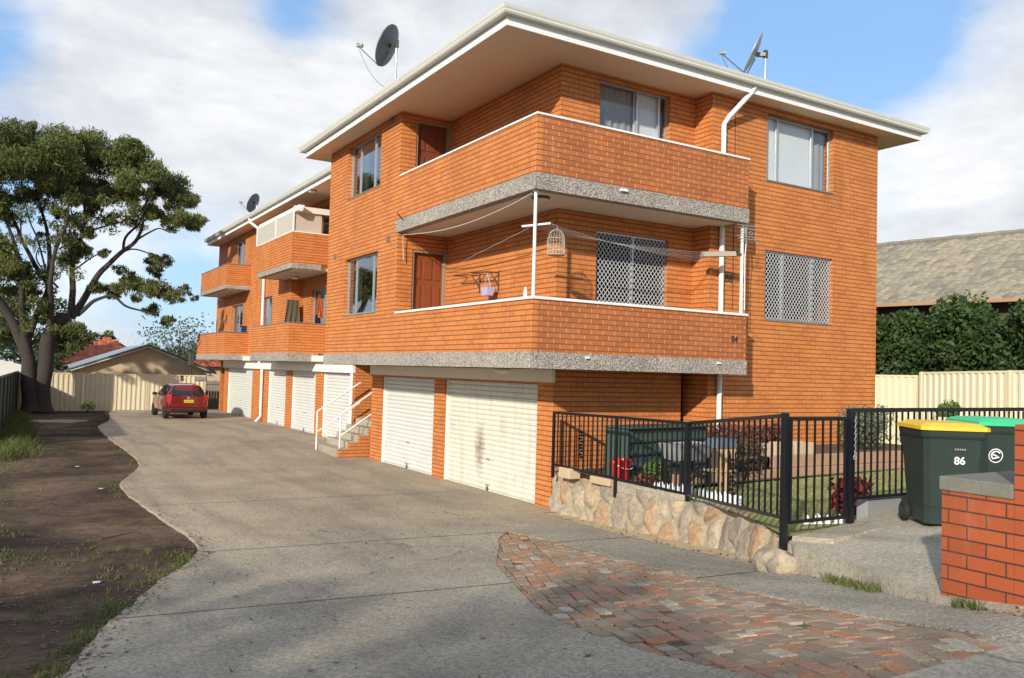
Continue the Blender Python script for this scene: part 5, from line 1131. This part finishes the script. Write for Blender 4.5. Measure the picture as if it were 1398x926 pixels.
# ------------------------------------------------------------------ CAR
CR = bpy.data.objects.new('parked_car', None); COL.objects.link(CR); tag(CR, 'red hatchback parked facing away near the cream fence', 'car')
st_ = [(0, .70, .42, .93, .95, .64), (.06, .79, .34, .97, .99, .68), (.16, .83, .30, 1.0, 1.03, .69), (.34, .84, .26, 1.01, 1.30, .63), (.48, .845, .25, 1.01, 1.46, .57), (.8, .85, .24, 1.0, 1.50, .57), (1.5, .85, .24, .97, 1.52, .57), (2.1, .85, .24, .95, 1.47, .56), (2.9, .85, .24, .93, 1.0, .66), (3.3, .83, .26, .88, .93, .66), (3.65, .78, .30, .78, .82, .6), (3.8, .66, .38, .66, .70, .5)]
s = MB(); R_ = []
for (y, w, z0, zb_, zr, wr) in st_:
    h = [(w*.9, z0), (w, z0+.12), (w*1.01, .62), (w*.985, .82), (w*.96, zb_), (wr, zr-.05 if zr-zb_ > .1 else zr-.01), (wr*.86, zr), (wr*.4, zr+.015)]
    R_.append([(x, y, z) for x, z in h]+[(-x, y, z) for x, z in h[::-1]])
for a, b_ in zip(R_, R_[1:]):
    for i in range(len(a)): j = (i+1) % len(a); s.face([a[j], a[i], b_[i], b_[j]])
s.face(R_[0]); s.face(R_[-1][::-1]); body = s.build('body', 'red_car', CR, local=True, smooth=True)
s = MB(); s.face([(-.66, .13, 1.04), (.66, .13, 1.04), (.60, .315, 1.27), (-.60, .315, 1.27)]); s.face([(-.60, .315, 1.27), (.60, .315, 1.27), (.53, .44, 1.42), (-.53, .44, 1.42)]); s.build('rear_window', 'car_glass', CR, local=True)
s = MB(); s.box(-.14, .12, .28, .30, 1.08, 1.36); s.build('reflection_card', 'curtain_grey', CR, local=True) if False else None
for sx in (-1, 1):
    s = MB(); s.face([(sx*.825, .45, 1.02), (sx*.83, 1.28, 1.0), (sx*.60, 1.30, 1.44), (sx*.62, .62, 1.41)]); s.face([(sx*.83, 1.34, 1.0), (sx*.825, 2.55, .98), (sx*.60, 2.0, 1.42), (sx*.60, 1.36, 1.44)]); s.build('side_window', 'car_glass', CR, local=True)
    s = MB(); s.obox((sx*.74, .075, .90), (.085, sx*.03, 0), (0, .05, 0), (0, 0, .17)); s.build('tail_light', 'tail_red', CR, local=True, bevel=.02)
    s = MB(); s.obox((sx*.93, 2.35, 1.03), (.09, 0, 0), (0, .05, 0), (0, 0, .065)); s.build('mirror', 'black_plastic', CR, local=True, bevel=.02)
    for y in (.55, 3.1):
        M = Matrix.Rotation(math.pi/2, 3, 'Y'); k = MB(); k.lathe([(.14, -.10), (.27, -.10), (.295, -.08), (.295, .08), (.27, .10), (.14, .10)], (sx*.765, y, .295), 26, M); w_ = k.build('wheel', 'rubber', CR, local=True, smooth=True)
        k = MB(); k.lathe([(.03, -.095), (.17, -.08), (.17, .08), (.03, .095)], (sx*.765, y, .295), 14, M); kk = k.build('rim', 'galv', CR, local=True); kk.parent = w_
s = MB(); s.box(-.17, .21, -.028, -.004, .72, .84); pl = s.build('number_plate', 'plate_yellow', CR, local=True)
s = MB(); 
for i in range(6): s.box(-.145+i*.057, -.115+i*.057, -.031, -.0285, .755, .81)
s.build('plate_marks', 'dark_mark', CR, local=True).parent = pl
s = MB(); s.box(-.72, .72, -.035, .10, .32, .46); s.build('bumper', 'bumper_dark', CR, local=True, bevel=.03)
s = MB(); s.box(-.80, .80, -.03, .1, .50, .66); s.build('bumper_cover', 'red_car', CR, local=True, bevel=.035)
s = MB(); s.lathe([(.05, -.01), (.05, .01)], (0, .0, .93), 14, Matrix.Rotation(math.pi/2, 3, 'X')); s.build('badge', 'galv', CR, local=True)
s = MB(); s.bar((.0, .2, 1.0), (.30, .19, 1.1), .012); s.build('wiper', 'black_plastic', CR, local=True)
s = MB(); s.tube([(0, .62, 1.49), (0, .5, 1.62)], .006, 5); s.build('antenna', 'black_plastic', CR, local=True)
CR.scale = (.90, .90, .87); CR.location = (6.06, 33.5, zg(34)+.03); CR.rotation_euler.z = math.radians(1.5)

# ------------------------------------------------------------------ TREES
Cc = Vector((0, 0, 2.3))
def ray(px, py, Y):   # point at world y=Y for a sightline measured from the survey photo (used only for laying out branch positions in the tree's own plane)
    v = Vector((px-699, -(py-463), -1138.44)); w = Rm @ v; t = Y/w.y; return Cc+w*t
T1 = empty('gum_tree', (1.1, 38.6, .1), 'tall spreading eucalyptus with dark forked trunks beside the driveway', 'tree')
YT = 38.4
limbs = [([(44, 562), (40, 525), (38, 490), (28, 462), (16, 436), (2, 416), (-20, 385), (-40, 340)], .46, .10, 0),
 ([(39, 492), (35, 461), (31, 434), (31, 400), (28, 370), (20, 330), (8, 300)], .30, .05, -.7),
 ([(36, 470), (50, 430), (66, 393), (50, 366), (35, 339), (20, 305), (5, 280), (-5, 240)], .24, .03, .8),
 ([(66, 393), (67, 352), (63, 310), (51, 266), (45, 230)], .20, .03, .5),
 ([(58, 562), (58, 530), (62, 500), (66, 465), (77, 441), (97, 434)], .42, .26, 0),
 ([(66, 465), (70, 435), (70, 407), (68, 380), (78, 339), (90, 305), (95, 275), (98, 235)], .24, .03, -1.2),
 ([(97, 434), (99, 398), (101, 358), (111, 325), (116, 295), (113, 258), (120, 220)], .24, .03, .9),
 ([(97, 434), (116, 407), (131, 380), (148, 362), (164, 345), (185, 330), (194, 312), (196, 290), (203, 268)], .24, .04, -.4),
 ([(167, 344), (171, 325), (189, 305), (199, 285), (215, 262)], .11, .03, .5),
 ([(188, 327), (206, 316), (218, 312), (232, 318)], .07, .02, -.8), ([(164, 345), (180, 340), (200, 345), (215, 352)], .07, .02, .6),
 ([(105, 430), (120, 418), (133, 409), (154, 404), (172, 418), (192, 424), (215, 430)], .15, .03, -1.0), ([(150, 405), (165, 395), (185, 392)], .06, .02, .4),
 ([(111, 325), (128, 314), (148, 308), (173, 301), (190, 285)], .08, .02, -.5), ([(113, 320), (104, 300), (98, 285), (108, 268)], .07, .02, .9),
 ([(78, 393), (60, 372), (50, 352), (55, 335)], .07, .02, -.9), ([(35, 339), (28, 320), (30, 290)], .07, .02, .4), ([(196, 300), (215, 292), (235, 288)], .05, .015, .3), ([(101, 370), (125, 352), (140, 345)], .06, .02, -.6),
 ([(66, 393), (52, 330), (40, 300), (30, 260)], .08, .02, -1.0), ([(80, 340), (100, 330), (118, 318), (140, 285)], .06, .02, 1.1)]
for i, (pp, r0, r1, dy) in enumerate(limbs):
    P = catmull([tuple(ray(x, y, YT+dy*min(1, k/3))) for k, (x, y) in enumerate(pp)], 4); n = len(P)
    P = [Vector(p)+Vector((nse(p, 1.1), nse((p[1], p[2], p[0]), 1.1), 0))*.06 for p in P]
    r0 *= .68 if i not in (0, 4) else .80; rr = [r0+(r1-r0)*(k/(n-1))**.7 for k in range(n)]; 
    if i in (0, 4): rr[0] *= 1.35; rr[1] *= 1.15
    s = MB(); s.tube(P, rr, 10 if r0 > .15 else 6); s.build('trunk' if i in (0, 4) else 'limb', 'bark', T1, smooth=True)
cl = [(10, 185, 38), (45, 188, 33), (85, 195, 34), (120, 193, 31), (60, 225, 36), (100, 225, 36), (20, 232, 34), (130, 213, 28), (158, 213, 27), (183, 208, 25), (150, 238, 28), (185, 233, 27), (210, 240, 26), (228, 252, 26), (245, 270, 24), (262, 275, 18), (268, 300, 13), (236, 295, 20), (215, 290, 15), (250, 300, 17), (262, 308, 12), (112, 252, 28), (70, 255, 23), (140, 265, 22), (160, 268, 17), (95, 270, 17), (35, 262, 16), (120, 285, 16), (150, 298, 10), (82, 290, 12), (8, 268, 18), (5, 300, 18), (185, 262, 16),
 (10, 350, 32), (28, 372, 26), (18, 400, 28), (0, 330, 20), (45, 392, 16), (100, 332, 18), (125, 343, 15), (92, 350, 14), (142, 346, 8), (219, 364, 20), (238, 371, 12), (206, 356, 11), (165, 373, 13), (176, 388, 18), (205, 393, 18), (228, 398, 18), (254, 400, 13), (262, 412, 9), (150, 398, 15), (188, 412, 16), (213, 425, 17), (135, 392, 12), (228, 440, 10), (103, 450, 20), (115, 466, 13), (92, 470, 15), (80, 500, 9), (22, 430, 22), (58, 432, 14), (3, 455, 18), (78, 455, 14), (-30, 250, 50), (-40, 330, 45), (-30, 200, 40), (122, 322, 10), (155, 318, 7), (60, 320, 9)]
C3 = []
for q in range(105):   # thin drooping sprays between the limbs
    x = random.uniform(-10, 215); y = random.uniform(258, 335) if x < 130 else random.uniform(255, 312)
    p = ray(x, y, YT+random.uniform(-1.8, 1.8)); rr = random.uniform(.22, .46); C3.append((p.x, p.y, p.z, rr, 260*rr))
for q in range(28):
    x = random.uniform(-10, 110); y = random.uniform(330, 470); p = ray(x, y, YT+random.uniform(-1.5, 1.5)); rr = random.uniform(.2, .5); C3.append((p.x, p.y, p.z, rr, 300*rr))
for (x, y, r) in cl:
    top = y < 310; m_ = r*34.6/1138; k = 4 if top else 3
    for q in range(k):
        dy = random.uniform(-2.6, 2.6) if top else random.uniform(-1.2, 1.2); rr = m_*random.uniform(.55, .85)
        p = ray(x+random.uniform(-.5, .5)*r, y+random.uniform(-.45, .45)*r, YT+dy)
        if nse(p, .9) < -.27: continue
        C3.append((p.x, p.y, p.z, rr, 1050*rr*rr*(2.0 if top else 1.6)))
        for h_ in range(3):
            a = Vector(np.random.normal(size=3)).normalized()*rr*1.0; C3.append((p.x+a.x, p.y+a.y, p.z+a.z*.6, rr*.42, 150*rr))
leaves('crown', 'leaf_gum', C3, .10, T1, flat=.78, asp=.20, droop=.9, shell=.2)
def far_tree(nm, x, y, z0, h, w, m, lb, n=5000, size=.12, trunk=.12, k=14):
    r = empty(nm, (x, y, z0), lb, 'tree', 'trees beyond the cream fence'); cl = []
    for i in range(k): a = random.random()*6.28; rr = w*.5*math.sqrt(random.random()); cl.append((x+rr*math.cos(a), y+rr*math.sin(a), z0+h*random.uniform(.45, .92), w*random.uniform(.16, .28), n/k))
    leaves('crown', m, cl, size, r); s = MB(); s.tube([(x, y, z0), (x+.1, y, z0+h*.4), (x, y, z0+h*.85)], [trunk, trunk*.7, trunk*.2], 7)
    for i in range(7): a = random.random()*6.28; s.tube([(x+.05, y, z0+h*.4), (x+w*.35*math.cos(a), y+w*.35*math.sin(a), z0+h*random.uniform(.6, .85))], [trunk*.4, .015], 5)
    s.build('trunk', 'bark', r); return r
far_tree('background_tree', .8, 58, 0, 6.8, 4.2, 'leaf_far', 'dense green tree far left behind the eucalyptus trunk', 8000)
far_tree('background_tree', 4.2, 66, 0, 5.2, 4, 'leaf_far', 'dark tree behind the eucalyptus right trunk', 5000)
far_tree('background_tree', 7.1, 72, 0, 5.0, 1.7, 'leaf_bush', 'small bright green tree above the red roof', 2600, .1)
far_tree('background_tree', 9.6, 57, 0, 5.3, 4.2, 'leaf_far', 'sparse airy tree behind the beige garage', 1100, .10, .07, 26)
far_tree('background_tree', -1.8, 52, 0, 6.0, 4, 'leaf_far', 'leafy tree at the far left edge of the picture', 5000)
far_tree('background_tree', 12.3, 62, 0, 3.9, 3.6, 'leaf_far', 'low tree between the garage roof and the flats', 3500)
# distant tree line
cl = []
for i in range(150): x = -60+i*1.6+random.uniform(-1, 1); cl.append((x, 190+random.uniform(-8, 8), -1.5+random.uniform(2, 5.8), 3.2, 260))
o = leaves('far_treeline', 'leaf_far', cl, .45); tag(o, 'distant wooded skyline beyond the roofs', 'treeline', kind='stuff')
# hedge at right
HG = empty('hedge', (19.9, 12, .75), 'tall dense green hedge behind the cream fence below the tiled roof', 'hedge'); cl = []
for i in range(620):
    t = random.random(); y = 22-18*t; x = 20.1+.02*(y-12)-(.34*(12-y) if y < 12 else 0)+random.uniform(-.4, .4)*1; z = random.uniform(1.6, 4.1)+.16*math.sin(y*2.2)
    cl.append((x, y, z, random.uniform(.28, .5), 170))
leaves('foliage', 'leaf_hedge', cl, .068, HG, flat=.9, asp=.5)
s = MB()
for y in np.arange(4.5, 26, .9): x = 20.3+.02*(y-12)-(.34*(12-y) if y < 12 else 0); s.tube([(x, y, .7), (x+.1, y+.1, 2.4), (x, y, 3.6)], [.06, .04, .015], 6)
s.build('trunk', 'bark', HG)
# small plant by the back fence
bush('sapling', (3.05, 38.6, .1), .35, .6, 'leaf_bush', 'small weedy sapling at the foot of the cream fence', 'plant', .05, 220)

# unseen trees added at the left to shade the near end of the driveway
for (x, y, w, h) in ((-8.5, -9.5, 4.2, 6.7), (-9.0, -6.2, 4.4, 6.9), (-8.2, -2.9, 4.0, 6.4), (-10.5, -.4, 3.4, 5.7)):
    r = empty('added_shade_tree', (x, y, .8), {-9.5: 'unseen bushy tree added for shade, nearest the road', -6.2: 'widest unseen tree added for shade, second from the road', -2.9: 'unseen bushy tree added for shade, third from the road', -.4: 'smallest unseen tree added for shade, farthest from the road'}[y], 'tree', 'unseen trees added to shade the driveway'); cl = []
    for i in range(60):
        a = random.random()*6.28; q = w*.5*math.sqrt(random.random()); cl.append((x+q*math.cos(a), y+q*math.sin(a), random.uniform(.9, h+.3-.25*q), random.uniform(.5, .8), 130))
    leaves('crown', 'leaf_gum', cl, .12, r); s = MB(); s.tube([(x, y, .7), (x+.1, y, 2.4), (x, y+.1, h-.5)], [.16, .12, .03], 8); s.build('trunk', 'bark', r)

# fallen leaves, twigs and pebbles
V = MB()
for i in range(5200):
    y = random.choice((random.uniform(3.5, 12), random.uniform(8, 38))); xm = interp(Ledge, y); u = random.random()
    x = xm+random.gauss(0, .10) if u < .30 else random.uniform(-1.2, xm) if u < .93 else random.uniform(xm, min(xm+5, 8 if y > 11 else interp(PL, y)))
    z = zg(y)+(.033 if x > xm else -.006); a = random.random()*6.28; L = random.uniform(.010, .032); w = L*random.uniform(.2, .6); c, d = math.cos(a), math.sin(a)
    V.face([(x-c*L, y-d*L, z), (x+d*w, y-c*w, z+.004), (x+c*L, y+d*L, z+.003+random.random()*.012), (x-d*w, y+c*w, z+.005)], random.random())
for i in range(420):
    y = random.uniform(2.7, 11.4); x = interp(SR, y)+random.uniform(-.06, .5)*random.random(); z = zg(y)+.03; L = random.uniform(.006, .02); a = random.random()*6.28; c, d = math.cos(a)*L, math.sin(a)*L
    V.face([(x-c, y-d, z), (x+d, y-c, z+.003), (x+c, y+d, z+.008), (x-d, y+c, z+.003)], random.random())
tag(V.build('leaf_litter', 'litter_leaf', attr=True), 'fallen leaves and bits scattered over the soil and driveway edge', 'leaf litter', kind='stuff')
# twigs
for k, (x, y, a, L, lb) in enumerate(((1.2, 12.2, .4, .5, 'thin fallen twig on the dark soil near the driveway bulge'), (.8, 15.3, 1.9, .7, 'longer fallen twig farther up the bare soil'))):
    s = MB(); s.tube([(x, y, zg(y)+.012), (x+L*.5*math.cos(a), y+L*.5*math.sin(a), zg(y)+.03), (x+L*math.cos(a+.2), y+L*math.sin(a+.2), zg(y)+.015)], [.009, .007, .003], 5); tag(s.build('twig', 'bark'), lb, 'twig')
